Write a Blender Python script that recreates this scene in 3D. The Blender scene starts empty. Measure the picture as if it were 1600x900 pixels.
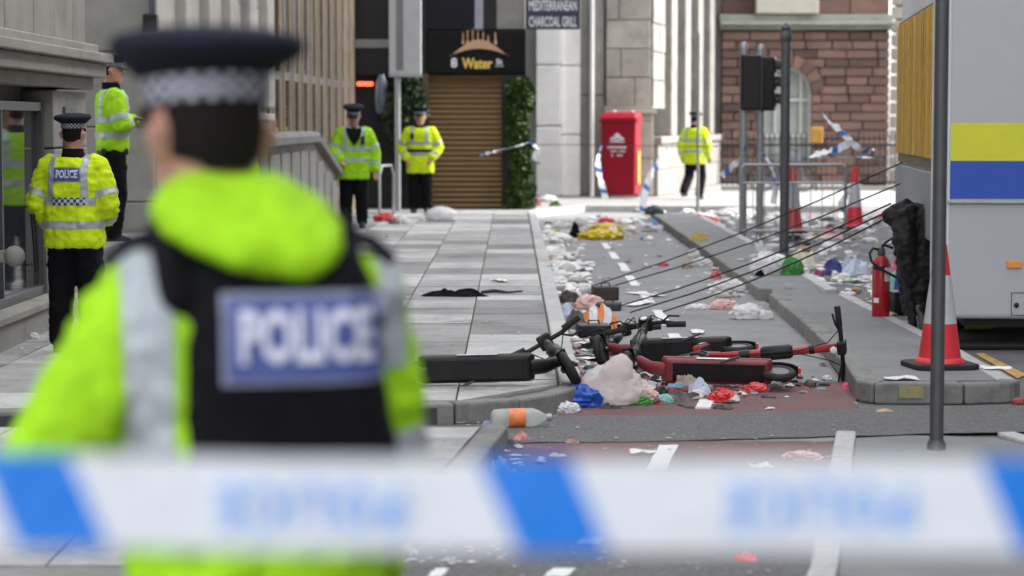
import bpy, bmesh, math, random
from mathutils import Vector, Matrix, noise
from mathutils.bvhtree import BVHTree
R = math.radians
PI = math.pi
random.seed(7)
scene = bpy.context.scene
COL = scene.collection

# ------------------------------------------------------------------ camera, sky, sun, exposure
CAM_H, FPX, PITCH = 1.7, 3600.0, math.atan(258.0/3600.0)
cam = bpy.data.cameras.new('camera')
cam.sensor_width = 36.0
cam.lens = 36.0*FPX/1600.0
cam.clip_start = 0.1
cam.clip_end = 2000
cam.dof.use_dof = True
cam.dof.focus_distance = 15.6
cam.dof.aperture_fstop = 2.3
camo = bpy.data.objects.new('camera', cam)
COL.objects.link(camo)
camo.location = (0, 0, CAM_H)
camo.rotation_euler = (PI/2-PITCH, 0, 0)
scene.camera = camo

SUN_EL, SUN_AZ = R(42), R(86)          # azimuth measured from +Y towards +X
world = bpy.data.worlds.new('World')
scene.world = world
world.use_nodes = True
wn = world.node_tree
sky = wn.nodes.new('ShaderNodeTexSky')
sky.sky_type = 'NISHITA'
sky.sun_disc = False
sky.sun_elevation = SUN_EL
sky.sun_rotation = SUN_AZ
sky.air_density = 1.0
sky.dust_density = 2.0
sky.ozone_density = 0.5
bg = wn.nodes['Background']
bg.inputs['Strength'].default_value = 0.15
veil = wn.nodes.new('ShaderNodeHueSaturation')          # thin even cloud: the whole sky paler
veil.inputs['Saturation'].default_value = 0.16
wn.links.new(sky.outputs['Color'], veil.inputs['Color'])
wn.links.new(veil.outputs['Color'], bg.inputs['Color'])
sl = bpy.data.lights.new('sun', 'SUN')
sl.energy = 1.1
sl.angle = R(10)
sl.color = (1.0, 0.96, 0.91)
sun = bpy.data.objects.new('sun', sl)
COL.objects.link(sun)
sd = Vector((math.sin(SUN_AZ)*math.cos(SUN_EL), math.cos(SUN_AZ)*math.cos(SUN_EL), math.sin(SUN_EL)))
sun.rotation_euler = sd.to_track_quat('Z', 'Y').to_euler()
sun.location = sd*60
vs = scene.view_settings
vs.view_transform = 'Standard'
vs.look = 'None'
vs.gamma = 1.0
vs.use_curve_mapping = False
vs.exposure = 2.42
scene.cycles.use_denoising = True
scene.cycles.max_bounces = 6
scene.cycles.sample_clamp_indirect = 6

# ------------------------------------------------------------------ helpers
_f = Vector((0, math.cos(PITCH), -math.sin(PITCH)))
_u = Vector((0, math.sin(PITCH), math.cos(PITCH)))
def ray(px, py):
    return _f + Vector(((px-800)/FPX, 0, 0)) + _u*((450-py)/FPX)
def P(px, py, z=0.0):                    # the point at height z seen at a place of the photograph
    d = ray(px, py)
    t = (z-CAM_H)/d.z
    return Vector((d.x*t, d.y*t, z))
def PY(px, py, Y):
    d = ray(px, py)
    t = Y/d.y
    return Vector((d.x*t, Y, CAM_H+d.z*t))

MATS = {}
def mat(name, col, rough=0.7, var=0.15, scale=6.0, bump=0.0, bscale=40.0, metal=0.0, rnd=0.0, spec=0.5,
        col2=None, grime=0.0, coat=0.0, alpha=1.0, trans=0.0, sheen=0.0):
    if name in MATS: return MATS[name]
    m = bpy.data.materials.new(name)
    m.use_nodes = True
    nt = m.node_tree
    b = nt.nodes['Principled BSDF']
    L = nt.links.new
    geo = nt.nodes.new('ShaderNodeNewGeometry')
    n1 = nt.nodes.new('ShaderNodeTexNoise')
    n1.inputs['Scale'].default_value = scale
    n1.inputs['Detail'].default_value = 5
    n1.inputs['Roughness'].default_value = 0.65
    L(geo.outputs['Position'], n1.inputs['Vector'])
    rmp = nt.nodes.new('ShaderNodeMapRange')
    rmp.inputs['From Min'].default_value = 0.3
    rmp.inputs['From Max'].default_value = 0.7
    L(n1.outputs['Fac'], rmp.inputs['Value'])
    mx = nt.nodes.new('ShaderNodeMix')
    mx.data_type = 'RGBA'
    c2 = col2 if col2 else tuple(c*(1-var) for c in col)
    c1 = col if col2 else tuple(min(1, c*(1+var)) for c in col)
    mx.inputs['A'].default_value = (*c1, 1)
    mx.inputs['B'].default_value = (*c2, 1)
    L(rmp.outputs['Result'], mx.inputs['Factor'])
    out = mx.outputs['Result']
    if rnd > 0:
        oi = nt.nodes.new('ShaderNodeObjectInfo')
        mr = nt.nodes.new('ShaderNodeMapRange')
        mr.inputs['To Min'].default_value = 1-rnd
        mr.inputs['To Max'].default_value = 1+rnd*0.7
        L(oi.outputs['Random'], mr.inputs['Value'])
        hs = nt.nodes.new('ShaderNodeHueSaturation')
        L(out, hs.inputs['Color'])
        L(mr.outputs['Result'], hs.inputs['Value'])
        out = hs.outputs['Color']
    if grime > 0:
        n2 = nt.nodes.new('ShaderNodeTexNoise')
        n2.inputs['Scale'].default_value = scale*0.23
        n2.inputs['Detail'].default_value = 8
        n2.inputs['Roughness'].default_value = 0.75
        L(geo.outputs['Position'], n2.inputs['Vector'])
        r2 = nt.nodes.new('ShaderNodeMapRange')
        r2.inputs['From Min'].default_value = 0.5
        r2.inputs['From Max'].default_value = 0.75
        r2.inputs['To Max'].default_value = grime
        L(n2.outputs['Fac'], r2.inputs['Value'])
        m2 = nt.nodes.new('ShaderNodeMix')
        m2.data_type = 'RGBA'
        m2.inputs['B'].default_value = (0.035, 0.032, 0.03, 1)
        L(out, m2.inputs['A'])
        L(r2.outputs['Result'], m2.inputs['Factor'])
        out = m2.outputs['Result']
    L(out, b.inputs['Base Color'])
    b.inputs['Roughness'].default_value = rough
    b.inputs['Metallic'].default_value = metal
    b.inputs['Specular IOR Level'].default_value = spec
    b.inputs['Coat Weight'].default_value = coat
    b.inputs['Alpha'].default_value = alpha
    b.inputs['Transmission Weight'].default_value = trans
    b.inputs['Sheen Weight'].default_value = sheen
    if bump > 0:
        n3 = nt.nodes.new('ShaderNodeTexNoise')
        n3.inputs['Scale'].default_value = bscale
        n3.inputs['Detail'].default_value = 6
        L(geo.outputs['Position'], n3.inputs['Vector'])
        bp = nt.nodes.new('ShaderNodeBump')
        bp.inputs['Strength'].default_value = bump
        bp.inputs['Distance'].default_value = 0.02
        L(n3.outputs['Fac'], bp.inputs['Height'])
        L(bp.outputs['Normal'], b.inputs['Normal'])
    MATS[name] = m
    return m

def tag(o, label=None, cat=None, group=None, kind=None):
    if label: o['label'] = label
    if cat: o['category'] = cat
    if group: o['group'] = group
    if kind: o['kind'] = kind
    return o
def empty(name, loc=(0,0,0), rz=0.0, label=None, cat=None, group=None):
    o = bpy.data.objects.new(name, None)
    COL.objects.link(o)
    o.empty_display_size = 0.1
    o.location = loc
    o.rotation_euler = (0, 0, rz)
    return tag(o, label, cat, group)
def link(name, me, m=None, parent=None):
    if m is not None and not me.materials:
        for x in (m if isinstance(m, (list, tuple)) else [m]): me.materials.append(x)
    o = bpy.data.objects.new(name, me)
    COL.objects.link(o)
    if parent: o.parent = parent
    return o

class MB:
    def __init__(s): s.v = []; s.f = []; s.mi = []; s.cur = 0
    def add(s, vs_, fs):
        k = len(s.v)
        s.v += [tuple(v) for v in vs_]
        for f in fs: s.f.append(tuple(i+k for i in f)); s.mi.append(s.cur)
        return s
    def box(s, x0, x1, y0, y1, z0, z1, M=None):
        c = [Vector(p) for p in ((x0,y0,z0),(x1,y0,z0),(x1,y1,z0),(x0,y1,z0),(x0,y0,z1),(x1,y0,z1),(x1,y1,z1),(x0,y1,z1))]
        if M: c = [M @ p for p in c]
        return s.add(c, [(0,3,2,1),(4,5,6,7),(0,1,5,4),(1,2,6,5),(2,3,7,6),(3,0,4,7)])
    def rings(s, rs, cap=True):
        n = len(rs[0]); k = len(s.v)
        vs_ = [p for r in rs for p in r]
        fs = []
        for i in range(len(rs)-1):
            for j in range(n):
                a = i*n+j; b = i*n+(j+1) % n
                fs.append((a, b, b+n, a+n))
        if cap:
            fs.append(tuple(reversed(range(n))))
            fs.append(tuple(range((len(rs)-1)*n, len(rs)*n)))
        return s.add(vs_, fs)
    def lathe(s, prof, c=(0,0,0), n=20, sx=1.0, sy=1.0, cap=True):
        return s.rings([[Vector((c[0]+r*sx*math.cos(2*PI*j/n), c[1]+r*sy*math.sin(2*PI*j/n), c[2]+z)) for j in range(n)] for r, z in prof], cap)
    def tube(s, pts, r, n=8, cap=True):
        pts = [Vector(p) for p in pts]
        rr = r if isinstance(r, (list, tuple)) else [r]*len(pts)
        return s.rings(chain_rings(pts, rr, n), cap)
    def torus(s, c, R_, r, axis='Y', n=24, m=8):
        rs = []
        for i in range(n+1):
            a = 2*PI*i/n; ring = []
            for j in range(m):
                b = 2*PI*j/m
                q = (R_+r*math.cos(b))
                p = {'Y': (q*math.cos(a), r*math.sin(b), q*math.sin(a)), 'Z': (q*math.cos(a), q*math.sin(a), r*math.sin(b)),
                     'X': (r*math.sin(b), q*math.cos(a), q*math.sin(a))}[axis]
                ring.append(Vector(c)+Vector(p))
            rs.append(ring)
        return s.rings(rs, False)
    def prism(s, poly, z0, z1):
        n = len(poly)
        vs_ = [(p[0], p[1], z0) for p in poly]+[(p[0], p[1], z1) for p in poly]
        fs = [tuple(reversed(range(n))), tuple(range(n, 2*n))]+[(i, (i+1) % n, (i+1) % n+n, i+n) for i in range(n)]
        return s.add(vs_, fs)
    def sphere(s, c, r, n=12, sx=1, sy=1, sz=1):
        h = n//2
        prof = [[Vector((c[0]+sx*r*math.sin(PI*i/h)*math.cos(2*PI*j/n), c[1]+sy*r*math.sin(PI*i/h)*math.sin(2*PI*j/n), c[2]-sz*r*math.cos(PI*i/h))) for j in range(n)] for i in range(h+1)]
        prof[0] = [p+(Vector((0.001*math.cos(j), 0.001*math.sin(j), 0))) for j, p in enumerate(prof[0])]
        return s.rings(prof, True)
    def mesh(s, name='mesh', smooth=False):
        me = bpy.data.meshes.new(name)
        me.from_pydata(s.v, [], s.f)
        me.update()
        bm = bmesh.new(); bm.from_mesh(me)
        bmesh.ops.recalc_face_normals(bm, faces=bm.faces)
        for f, i in zip(bm.faces, s.mi): f.material_index = i
        if smooth:
            for f in bm.faces: f.smooth = True
        bm.to_mesh(me); bm.free()
        return me
    def build(s, name, m, parent=None, smooth=False, bevel=0.0, seg=2):
        o = link(name, s.mesh(name, smooth), m, parent)
        if smooth:
            try: o.data.set_sharp_from_angle(angle=R(40))
            except Exception: pass
        if bevel:
            b = o.modifiers.new('bevel', 'BEVEL'); b.width = bevel; b.segments = seg; b.limit_method = 'ANGLE'; b.angle_limit = R(40)
        return o

def chain_rings(pts, rr, n=10, p=2.0):
    out = []
    prev = None
    for i, q in enumerate(pts):
        if i == 0: t = pts[1]-pts[0]
        elif i == len(pts)-1: t = pts[-1]-pts[-2]
        else: t = (pts[i+1]-pts[i]).normalized()+(pts[i]-pts[i-1]).normalized()
        t = t.normalized()
        if prev is None:
            a = Vector((0,0,1)) if abs(t.z) < 0.9 else Vector((1,0,0))
            x = t.cross(a).normalized()
        else:
            x = (prev-t*prev.dot(t)).normalized()
        y = t.cross(x)
        prev = x
        r = rr[i]
        ra, rb = r if isinstance(r, (tuple, list)) else (r, r)
        out.append([q+x*(ra*math.cos(2*PI*j/n))+y*(rb*math.sin(2*PI*j/n)) for j in range(n)])
    return out

def text_mesh(body, size, bold=0.0, align='CENTER', spacing=1.0, extrude=0.0, res=3):
    cu = bpy.data.curves.new('lettering', 'FONT')
    cu.body = body; cu.size = size; cu.align_x = align; cu.align_y = 'CENTER'
    cu.offset = bold; cu.space_character = spacing; cu.extrude = extrude; cu.resolution_u = res
    o = bpy.data.objects.new('lettering', cu); COL.objects.link(o)
    dg = bpy.context.evaluated_depsgraph_get()
    me = bpy.data.meshes.new_from_object(o.evaluated_get(dg))
    bpy.data.objects.remove(o); 
    return me
UNIT = MB().box(-.5,.5,-.5,.5,-.5,.5).mesh('block')
def unit_block():
    bm = bmesh.new(); bm.from_mesh(UNIT)
    bmesh.ops.bevel(bm, geom=bm.edges[:], offset=0.02, segments=1, affect='EDGES')
    me = bpy.data.meshes.new('stone_block'); bm.to_mesh(me); bm.free()
    return me
BLOCKS = {}
def block(name, m, parent, c, size, rz=0.0):
    if m.name not in BLOCKS:
        me = unit_block(); me.materials.append(m); BLOCKS[m.name] = me
    o = bpy.data.objects.new(name, BLOCKS[m.name]); COL.objects.link(o)
    o.parent = parent; o.location = c; o.scale = size; o.rotation_euler = (0,0,rz)
    return o
def ashlar(parent, m, x0, x1, z0, z1, course, length, y=0.0, depth=0.12, joint=0.012, holes=(), name='stone_block', rng=None, proud=0.006):
    """courses of stone blocks on the plane y, front faces towards -y"""
    rng = rng or random.Random(3)
    z = z0; k = 0
    while z < z1-0.03:
        h = min(course, z1-z)
        x = x0; first = True
        while x < x1-0.02:
            l = length*(rng.uniform(.75, 1.25))
            if first and k % 2: l *= .5
            first = False
            if x1-(x+l) < length*.35: l = x1-x
            segs = [(x, min(x+l, x1))]
            for hx0, hx1, hz0, hz1 in holes:
                if z+h > hz0+0.01 and z < hz1-0.01:
                    ns = []
                    for a, b in segs:
                        if b <= hx0 or a >= hx1: ns.append((a, b))
                        else:
                            if a < hx0-.03: ns.append((a, hx0))
                            if b > hx1+.03: ns.append((hx1, b))
                    segs = ns
            for a, b in segs:
                if b-a > .05:
                    block(name, m, parent, ((a+b)/2, y+depth/2-rng.uniform(0, proud), z+h/2), (b-a-joint, depth, h-joint))
            x += l
        z += h; k += 1
# ------------------------------------------------------------------ materials
ASPHALT = mat('asphalt', (.15,.15,.154), .9, .18, 3.0, .5, 220, grime=.35)
ASPHALT_D = mat('coarse_asphalt', (.15,.15,.15), .9, .45, 60, .9, 120, grime=.4)
RED_SURF = mat('worn_red_surface', (.27,.10,.098), .9, .2, 9.0, .9, 160, col2=(.16,.13,.13), grime=.5)
SLAB = mat('paving_slab', (.37,.367,.36), .85, .16, 5.0, .3, 150, rnd=.5, grime=.65)
def gum_spots(m):
    nt = m.node_tree; b = nt.nodes['Principled BSDF']
    src = b.inputs['Base Color'].links[0].from_socket
    g = nt.nodes.new('ShaderNodeNewGeometry'); v = nt.nodes.new('ShaderNodeTexVoronoi'); v.inputs['Scale'].default_value = 7.0
    nt.links.new(g.outputs['Position'], v.inputs['Vector'])
    lt = nt.nodes.new('ShaderNodeMapRange'); lt.inputs['From Min'].default_value = .09; lt.inputs['From Max'].default_value = .13
    lt.inputs['To Min'].default_value = .55; lt.inputs['To Max'].default_value = 0
    nt.links.new(v.outputs['Distance'], lt.inputs['Value'])
    mx = nt.nodes.new('ShaderNodeMix'); mx.data_type = 'RGBA'; mx.inputs['B'].default_value = (.08,.078,.075,1)
    nt.links.new(src, mx.inputs['A']); nt.links.new(lt.outputs['Result'], mx.inputs['Factor'])
    nt.links.new(mx.outputs['Result'], b.inputs['Base Color'])
gum_spots(SLAB)
JOINT = mat('dark_joint', (.07,.068,.065), .95, .2, 20)
KERB = mat('kerb_granite', (.43,.425,.42), .85, .12, 30, .2, 200, rnd=.1, grime=.45)
KERB_D = mat('kerb_concrete', (.2,.2,.19), .88, .15, 20, .25, 180, rnd=.12, grime=.6)
PAINT = mat('worn_white_paint', (.68,.68,.67), .8, .1, 18, .2, 160, grime=.35)
YPAINT = mat('worn_yellow_paint', (.5,.31,.1), .8, .2, 18, grime=.5)
YSPLAT = mat('yellow_splash_paint', (.34,.3,.05), .8, .1, 30, col2=(.2,.2,.17), grime=.5)
STONE = mat('portland_stone', (.36,.34,.315), .85, .12, 2.5, .2, 60, rnd=.1, grime=.4)
STONE_G = mat('grey_weathered_stone', (.24,.231,.212), .85, .15, 2.0, .2, 60, rnd=.1, grime=.5)
STONE_T = mat('tan_stone', (.17,.13,.09), .85, .2, 3.0, .2, 60, rnd=.12, grime=.5)
SANDSTONE = mat('red_sandstone', (.165,.085,.066), .9, .25, 3.0, .4, 40, rnd=.45, grime=.85, col2=(.115,.08,.066))
STONE_W = mat('warm_pale_stone', (.37,.345,.305), .85, .15, 2.5, .2, 60, rnd=.14, grime=.55)
STONE_F = mat('far_grey_stone', (.25,.235,.215), .85, .15, 2.5, .2, 60, rnd=.14, grime=.6)
STONE_L = mat('left_grey_stone', (.235,.222,.195), .85, .15, 2.5, .2, 60, rnd=.12, grime=.6)
WHITE_ST = mat('white_painted_stone', (.72,.715,.7), .7, .06, 3.0, .1, 60, rnd=.04, grime=.15)
DARKWALL = mat('dark_recess_wall', (.016,.016,.017), .8, .3, 3)
BLACKP = mat('black_plastic', (.01,.01,.011), .45, .3, 12, spec=.3)
BLACKR = mat('black_rubber', (.012,.012,.013), .75, .2, 20, .1)
BLACKC = mat('black_cloth', (.006,.006,.008), .95, .25, 25, .3, 160, spec=.12)
NAVY = mat('navy_cloth', (.008,.009,.018), .9, .2, 25, .3, 200, spec=.2)
DMETAL = mat('dark_grey_metal', (.075,.076,.082), .5, .12, 12, metal=.3)
GMETAL = mat('galvanised_metal', (.32,.33,.34), .45, .12, 14, metal=.6)
LPANEL = mat('pale_grey_paint', (.4,.415,.44), .45, .05, 1.2, coat=.1, grime=.15)
WPANEL = mat('white_frame_paint', (.55,.58,.62), .4, .05, 2, grime=.08)
YREF = mat('yellow_reflective_film', (.62,.62,.015), .45, .05, 3)
BREF = mat('blue_reflective_film', (.006,.062,.4), .45, .05, 3)
AMBER = mat('amber_blind', (.42,.235,.012), .4, .25, 9, rnd=.4)
ORANGE = mat('orange_lens', (.8,.25,.02), .3, .05, 5)
RED = mat('red_plastic', (.6,.03,.04), .45, .1, 10)
REDP = mat('red_paint', (.4,.03,.04), .4, .2, 8, coat=.1, grime=.4)
DEEPRED = mat('faded_red_paint', (.2,.03,.036), .5, .2, 8, grime=.25)
BINRED = mat('red_bin_plastic', (.25,.004,.016), .55, .08, 4, spec=.2)
EXTRED = mat('extinguisher_red', (.36,.01,.018), .35, .05, 5, coat=.15)
WHITEP = mat('white_plastic', (.72,.72,.72), .5, .06, 10)
CREFL = mat('white_cone_sleeve', (.46,.455,.49), .5, .06, 10, grime=.12)
HIVIS = mat('hi_vis_lime', (.285,.55,.009), .8, .18, 8, .35, 40, spec=.25, grime=.07)
HIVIS_Y = mat('hi_vis_yellow', (.52,.68,.01), .8, .14, 8, .35, 40, spec=.25, grime=.07)
REFL = mat('silver_reflective_band', (.33,.36,.38), .5, .15, 30, metal=.15)
SKIN = mat('skin', (.4,.2,.145), .55, .1, 30, .05)
HAIR = mat('dark_hair', (.009,.007,.006), .8, .3, 60, .5, 200, spec=.15)
BLUEPATCH = mat('police_patch_blue', (.05,.075,.24), .55, .1, 20)
WHITEPR = mat('white_print', (.75,.76,.8), .6, .05, 20)
GLASS_D = mat('dark_window_glass', (.02,.024,.027), .04, .2, 2, spec=.8)
LEAF = mat('ivy_leaf', (.022,.05,.008), .6, .4, 9, rnd=.2, col2=(.05,.09,.012), spec=.25)
SHUTTER = mat('bronze_shutter', (.15,.09,.032), .45, .1, 4, metal=.35, grime=.25)
GOLD = mat('gold_letter', (.75,.5,.1), .4, .1, 10, metal=.2)
COPPER = mat('copper_sign', (.5,.3,.18), .45, .15, 10, metal=.3)
SIGNB = mat('sign_navy', (.025,.025,.06), .5, .1, 6)

def bag_mat(name, col, trans=.25, rough=.4):
    if name in MATS: return MATS[name]
    m = mat(name, col, rough, .1, 14, .25, 45)
    nt = m.node_tree; b = nt.nodes['Principled BSDF']
    tr = nt.nodes.new('ShaderNodeBsdfTranslucent'); tr.inputs['Color'].default_value = (*col, 1)
    ms = nt.nodes.new('ShaderNodeMixShader'); ms.inputs['Fac'].default_value = trans
    nt.links.new(b.outputs[0], ms.inputs[1]); nt.links.new(tr.outputs[0], ms.inputs[2])
    nt.links.new(ms.outputs[0], nt.nodes['Material Output'].inputs['Surface'])
    return m
def film_mat(name, col, alpha, rough=.3):
    if name in MATS: return MATS[name]
    m = bag_mat(name, col, .4, rough)
    nt = m.node_tree
    src = [l.from_socket for l in nt.links if l.to_node.type == 'OUTPUT_MATERIAL'][0]
    tp = nt.nodes.new('ShaderNodeBsdfTransparent')
    ms = nt.nodes.new('ShaderNodeMixShader'); ms.inputs['Fac'].default_value = alpha
    nt.links.new(tp.outputs[0], ms.inputs[1]); nt.links.new(src, ms.inputs[2])
    nt.links.new(ms.outputs[0], nt.nodes['Material Output'].inputs['Surface'])
    return m
WBAG = bag_mat('white_bag', (.78,.77,.78))
PINKBAG = film_mat('pinkish_clear_bag', (.88,.8,.78), .62)
BLUEBAG = bag_mat('blue_bag', (.02,.1,.5))
GREENBAG = bag_mat('green_bag', (.06,.3,.05))
YBAG = bag_mat('yellow_bag', (.75,.58,.05))
PAPER = mat('paper', (.72,.71,.69), .85, .12, 12, rnd=.15)
def mixed_mat(name, stops):
    m = mat(name, (.5,.5,.5), .7, .1, 20)
    nt = m.node_tree
    g = nt.nodes.new('ShaderNodeNewGeometry'); r = nt.nodes.new('ShaderNodeValToRGB')
    r.color_ramp.interpolation = 'CONSTANT'
    el = r.color_ramp.elements
    while len(el) < len(stops): el.new(.5)
    for e_, (p_, c_) in zip(el, stops): e_.position = p_; e_.color = (*c_, 1)
    nt.links.new(g.outputs['Random Per Island'], r.inputs[0])
    nt.links.new(r.outputs[0], nt.nodes['Principled BSDF'].inputs['Base Color'])
    return m
SCRAPS = mixed_mat('mixed_paper_scraps', [(0,(.66,.65,.63)),(.3,(.42,.41,.4)),(.52,(.74,.73,.72)),(.74,(.27,.25,.23)),(.89,(.05,.05,.05)),(.93,(.42,.1,.1)),(.95,(.15,.22,.45)),(.965,(.3,.2,.11)),(.985,(.5,.42,.12)),(.993,(.1,.25,.1))])
DARKSCR = mixed_mat('mixed_dark_debris', [(0,(.02,.02,.022)),(.3,(.07,.06,.06)),(.48,(.4,.03,.04)),(.62,(.6,.59,.57)),(.8,(.2,.04,.05)),(.88,(.25,.2,.17)),(.96,(.1,.3,.35))])
CLEARP = film_mat('clear_plastic', (.8,.82,.83), .45, .15)

def ribbon_mat(name, period, width, slant, base=(.8,.82,.86), stripe=(.03,.2,.75), axis='UV'):
    m = bag_mat(name, base, .06, .45)
    nt = m.node_tree
    b = nt.nodes['Principled BSDF']
    tc = nt.nodes.new('ShaderNodeTexCoord')
    sx = nt.nodes.new('ShaderNodeSeparateXYZ')
    nt.links.new(tc.outputs['UV'], sx.inputs[0])
    ad = nt.nodes.new('ShaderNodeMath'); ad.operation = 'MULTIPLY_ADD'
    ad.inputs[1].default_value = slant
    nt.links.new(sx.outputs['Y'], ad.inputs[0]); nt.links.new(sx.outputs['X'], ad.inputs[2])
    md = nt.nodes.new('ShaderNodeMath'); md.operation = 'FLOORED_MODULO'; md.inputs[1].default_value = period
    nt.links.new(ad.outputs[0], md.inputs[0])
    lt = nt.nodes.new('ShaderNodeMath'); lt.operation = 'LESS_THAN'; lt.inputs[1].default_value = width
    nt.links.new(md.outputs[0], lt.inputs[0])
    mx = nt.nodes.new('ShaderNodeMix'); mx.data_type = 'RGBA'
    mx.inputs['A'].default_value = (*base, 1); mx.inputs['B'].default_value = (*stripe, 1)
    nt.links.new(lt.outputs[0], mx.inputs['Factor'])
    nt.links.new(mx.outputs['Result'], b.inputs['Base Color'])
    for n_ in nt.nodes:
        if n_.type == 'BSDF_TRANSLUCENT': nt.links.new(mx.outputs['Result'], n_.inputs['Color'])
    return m
TAPE = ribbon_mat('police_tape_small', .42, .09, .5, stripe=(.06,.17,.5))

# ------------------------------------------------------------------ ground, road, pavements
def sheet(name, pts, z, m, kind='structure', parent=None):
    mb = MB(); mb.add([(p[0], p[1], z) for p in pts], [tuple(range(len(pts)))])
    o = mb.build(name, m, parent)
    if parent is None: tag(o, kind=kind)
    return o
tag(sheet('ground', [(-250,-120),(250,-120),(250,400),(-250,400)], -.012, ASPHALT), 'dark grey asphalt ground under the whole street', None, None, 'structure')
track = sheet('cycle_track', [(-.6,7),(1.2,7),(1.85,12.55),(2.1,13.9),(2.3,17),(2.42,22),(2.42,44),(.4,44),(.4,14.2),(-.1,12.4),(-.25,10)], 0, mat('cycle_track_asphalt', (.25,.25,.252), .9, .16, 2.5, .5, 220, grime=.35))
tag(track, 'grey asphalt cycle track between pavement and island')
# worn red surfacing and the coarse asphalt band that crosses the track
def wavy(pts, amp=.03, n=9, seed=1):
    rng = random.Random(seed); out = []
    for i in range(len(pts)):
        a = Vector(pts[i][:2]); b = Vector(pts[(i+1) % len(pts)][:2])
        for k in range(n):
            p = a.lerp(b, k/n); out.append((p.x+rng.uniform(-amp,amp)*(k > 0), p.y+rng.uniform(-amp,amp)*(k > 0)))
    return out
red1 = [P(866,622), P(1050,606), P(1330,596), P(1338,640), P(1100,655), P(868,655)]
tag(sheet('red_track_surface', wavy(red1), .004, RED_SURF), 'worn red surfacing across the track beside the scooters')
red2 = [P(800,694), P(1050,690), P(1308,690), P(1296,780), P(1275,860), P(700,860), P(745,745)]
tag(sheet('red_track_surface', wavy(red2), .004, RED_SURF), 'worn red surfacing nearer the cordon tape')
band = [P(500,668), P(800,664), P(870,652), P(1100,650), P(1345,640), P(1640,634), P(1640,676), P(1330,683), P(1000,692), P(800,694), P(500,690)]
tag(sheet('coarse_asphalt_band', wavy(band, .02), .008, ASPHALT_D), 'coarse dark asphalt band crossing the street')
near = [P(560,900), P(600,850), P(700,855), P(1270,862), P(1262,940), P(540,940)]
tag(sheet('coarse_asphalt_patch', wavy(near, .02), .008, ASPHALT_D), 'coarse dark asphalt under the cordon tape')
# lane dashes, each its own painted mark with a slight skin thickness
def dash(quad, parent, z=.012, m=PAINT, name='lane_dash'):
    mb = MB()
    ed = wavy([(p.x, p.y) for p in quad], .006, 4, random.randint(0, 999))
    mb.prism(ed, .001, z)
    return mb.build(name, m, parent)
y = 16.95
while y < 35:
    xo = .012*math.sin(y)
    dash([Vector((1.255+xo, y)), Vector((1.345+xo, y)), Vector((1.35+xo, y+1.5)), Vector((1.26+xo, y+1.5))], track)
    y += 2.34
for q in ([(1010,735),(1042,735),(1060,699),(1030,699)], [(903,853),(938,853),(946,836),(918,836)], [(850,905),(885,905),(900,893),(864,893)],
          [(1086,640),(1110,640),(1118,627),(1096,627)], [(668,905),(690,905),(702,893),(680,893)]):
    dash([P(*p) for p in q], track, z=.014)
dash([P(1524,553), P(1536,552), P(1604,586), P(1590,592)], tag(sheet('carriageway', [(3.05,13),(9,13),(9,46),(3.05,46)], -.006, ASPHALT), 'dark asphalt carriageway beside the island'), .004, YPAINT, 'yellow_line')
PV = .12
def slab_rows(parent, left, right, y0, y1, colw, rowl, rng, m=SLAB, z=PV):
    """paving slabs in rows from y0 to y1; right(y) gives the outer edge"""
    y = y0; n = 0
    while y < y1-.05:
        l = min(rowl*rng.choice([.66, 1, 1, 1, 1.2]), y1-y)
        x = right(y+l/2); k = 0
        xs = [right]
        x = min(right(y), right(y+l))
        off = 0
        edge = [(right(y), right(y+l))]
        xx = x-colw
        while xx > left:
            edge.append((xx, xx)); xx -= colw
        for (a0, a1), (b0, b1) in zip(edge[:-1], edge[1:]):
            j = .006; dz = rng.uniform(-.004, .002)
            mb = MB()
            q = [(b0+j, y+j), (a0-j, y+j), (a1-j, y+l-j), (b1+j, y+l-j)]
            t = rng.uniform(-.002, .002)
            mb.add([(p[0], p[1], z-.05) for p in q]+[(p[0], p[1], z+dz+(t if i < 2 else 0)) for i, p in enumerate(q)],
                   [(0,3,2,1),(4,5,6,7),(0,1,5,4),(1,2,6,5),(2,3,7,6),(3,0,4,7)])
            mb.build('paving_slab', m, parent)
            n += 1
        y += l
    return n
rng = random.Random(11)
# upper pavement (left of the track), its bed, slabs and kerb stones
bed = MB(); bed.prism([(-4.2,12.3),(-.45,12.86),(.2,13.62),(.415,14.1),(.42,41.6),(-4.2,41.6)], -.01, PV-.02)
pave = tag(bed.build('pavement', JOINT), 'grey slab pavement along the stone buildings', None, None, 'structure')
def rgt(y): return .28
slab_rows(pave, -4.0, lambda y: .28, 14.15, 41.5, .6, .92, rng)
near_edge = [(-4.0,12.42),(-3.2,12.52),(-2.4,12.66),(-1.6,12.78),(-.9,12.86),(-.32,12.95),(.28,13.75)]
for i in range(len(near_edge)-1):                                   # the cut slabs along the curved near end
    a, b = near_edge[i], near_edge[i+1]
    y0a, y0b = a[1]+.13, b[1]+.13
    mid = 13.45
    for lo, hi in (((y0a, y0b), (mid, mid) if mid > max(y0a, y0b)+.1 else (14.14, 14.14)), ((mid, mid), (14.14, 14.14))):
        if lo[0] >= hi[0] or (lo[0] == mid and mid <= max(y0a, y0b)+.1): continue
        mb = MB(); q = [(a[0]+.006, lo[0]+.006), (b[0]-.006, lo[1]+.006), (b[0]-.006, hi[1]-.006), (a[0]+.006, hi[0]-.006)]
        mb.prism(q, PV-.05, PV+rng.uniform(-.003, .002)); mb.build('paving_slab', SLAB, pave)
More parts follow.
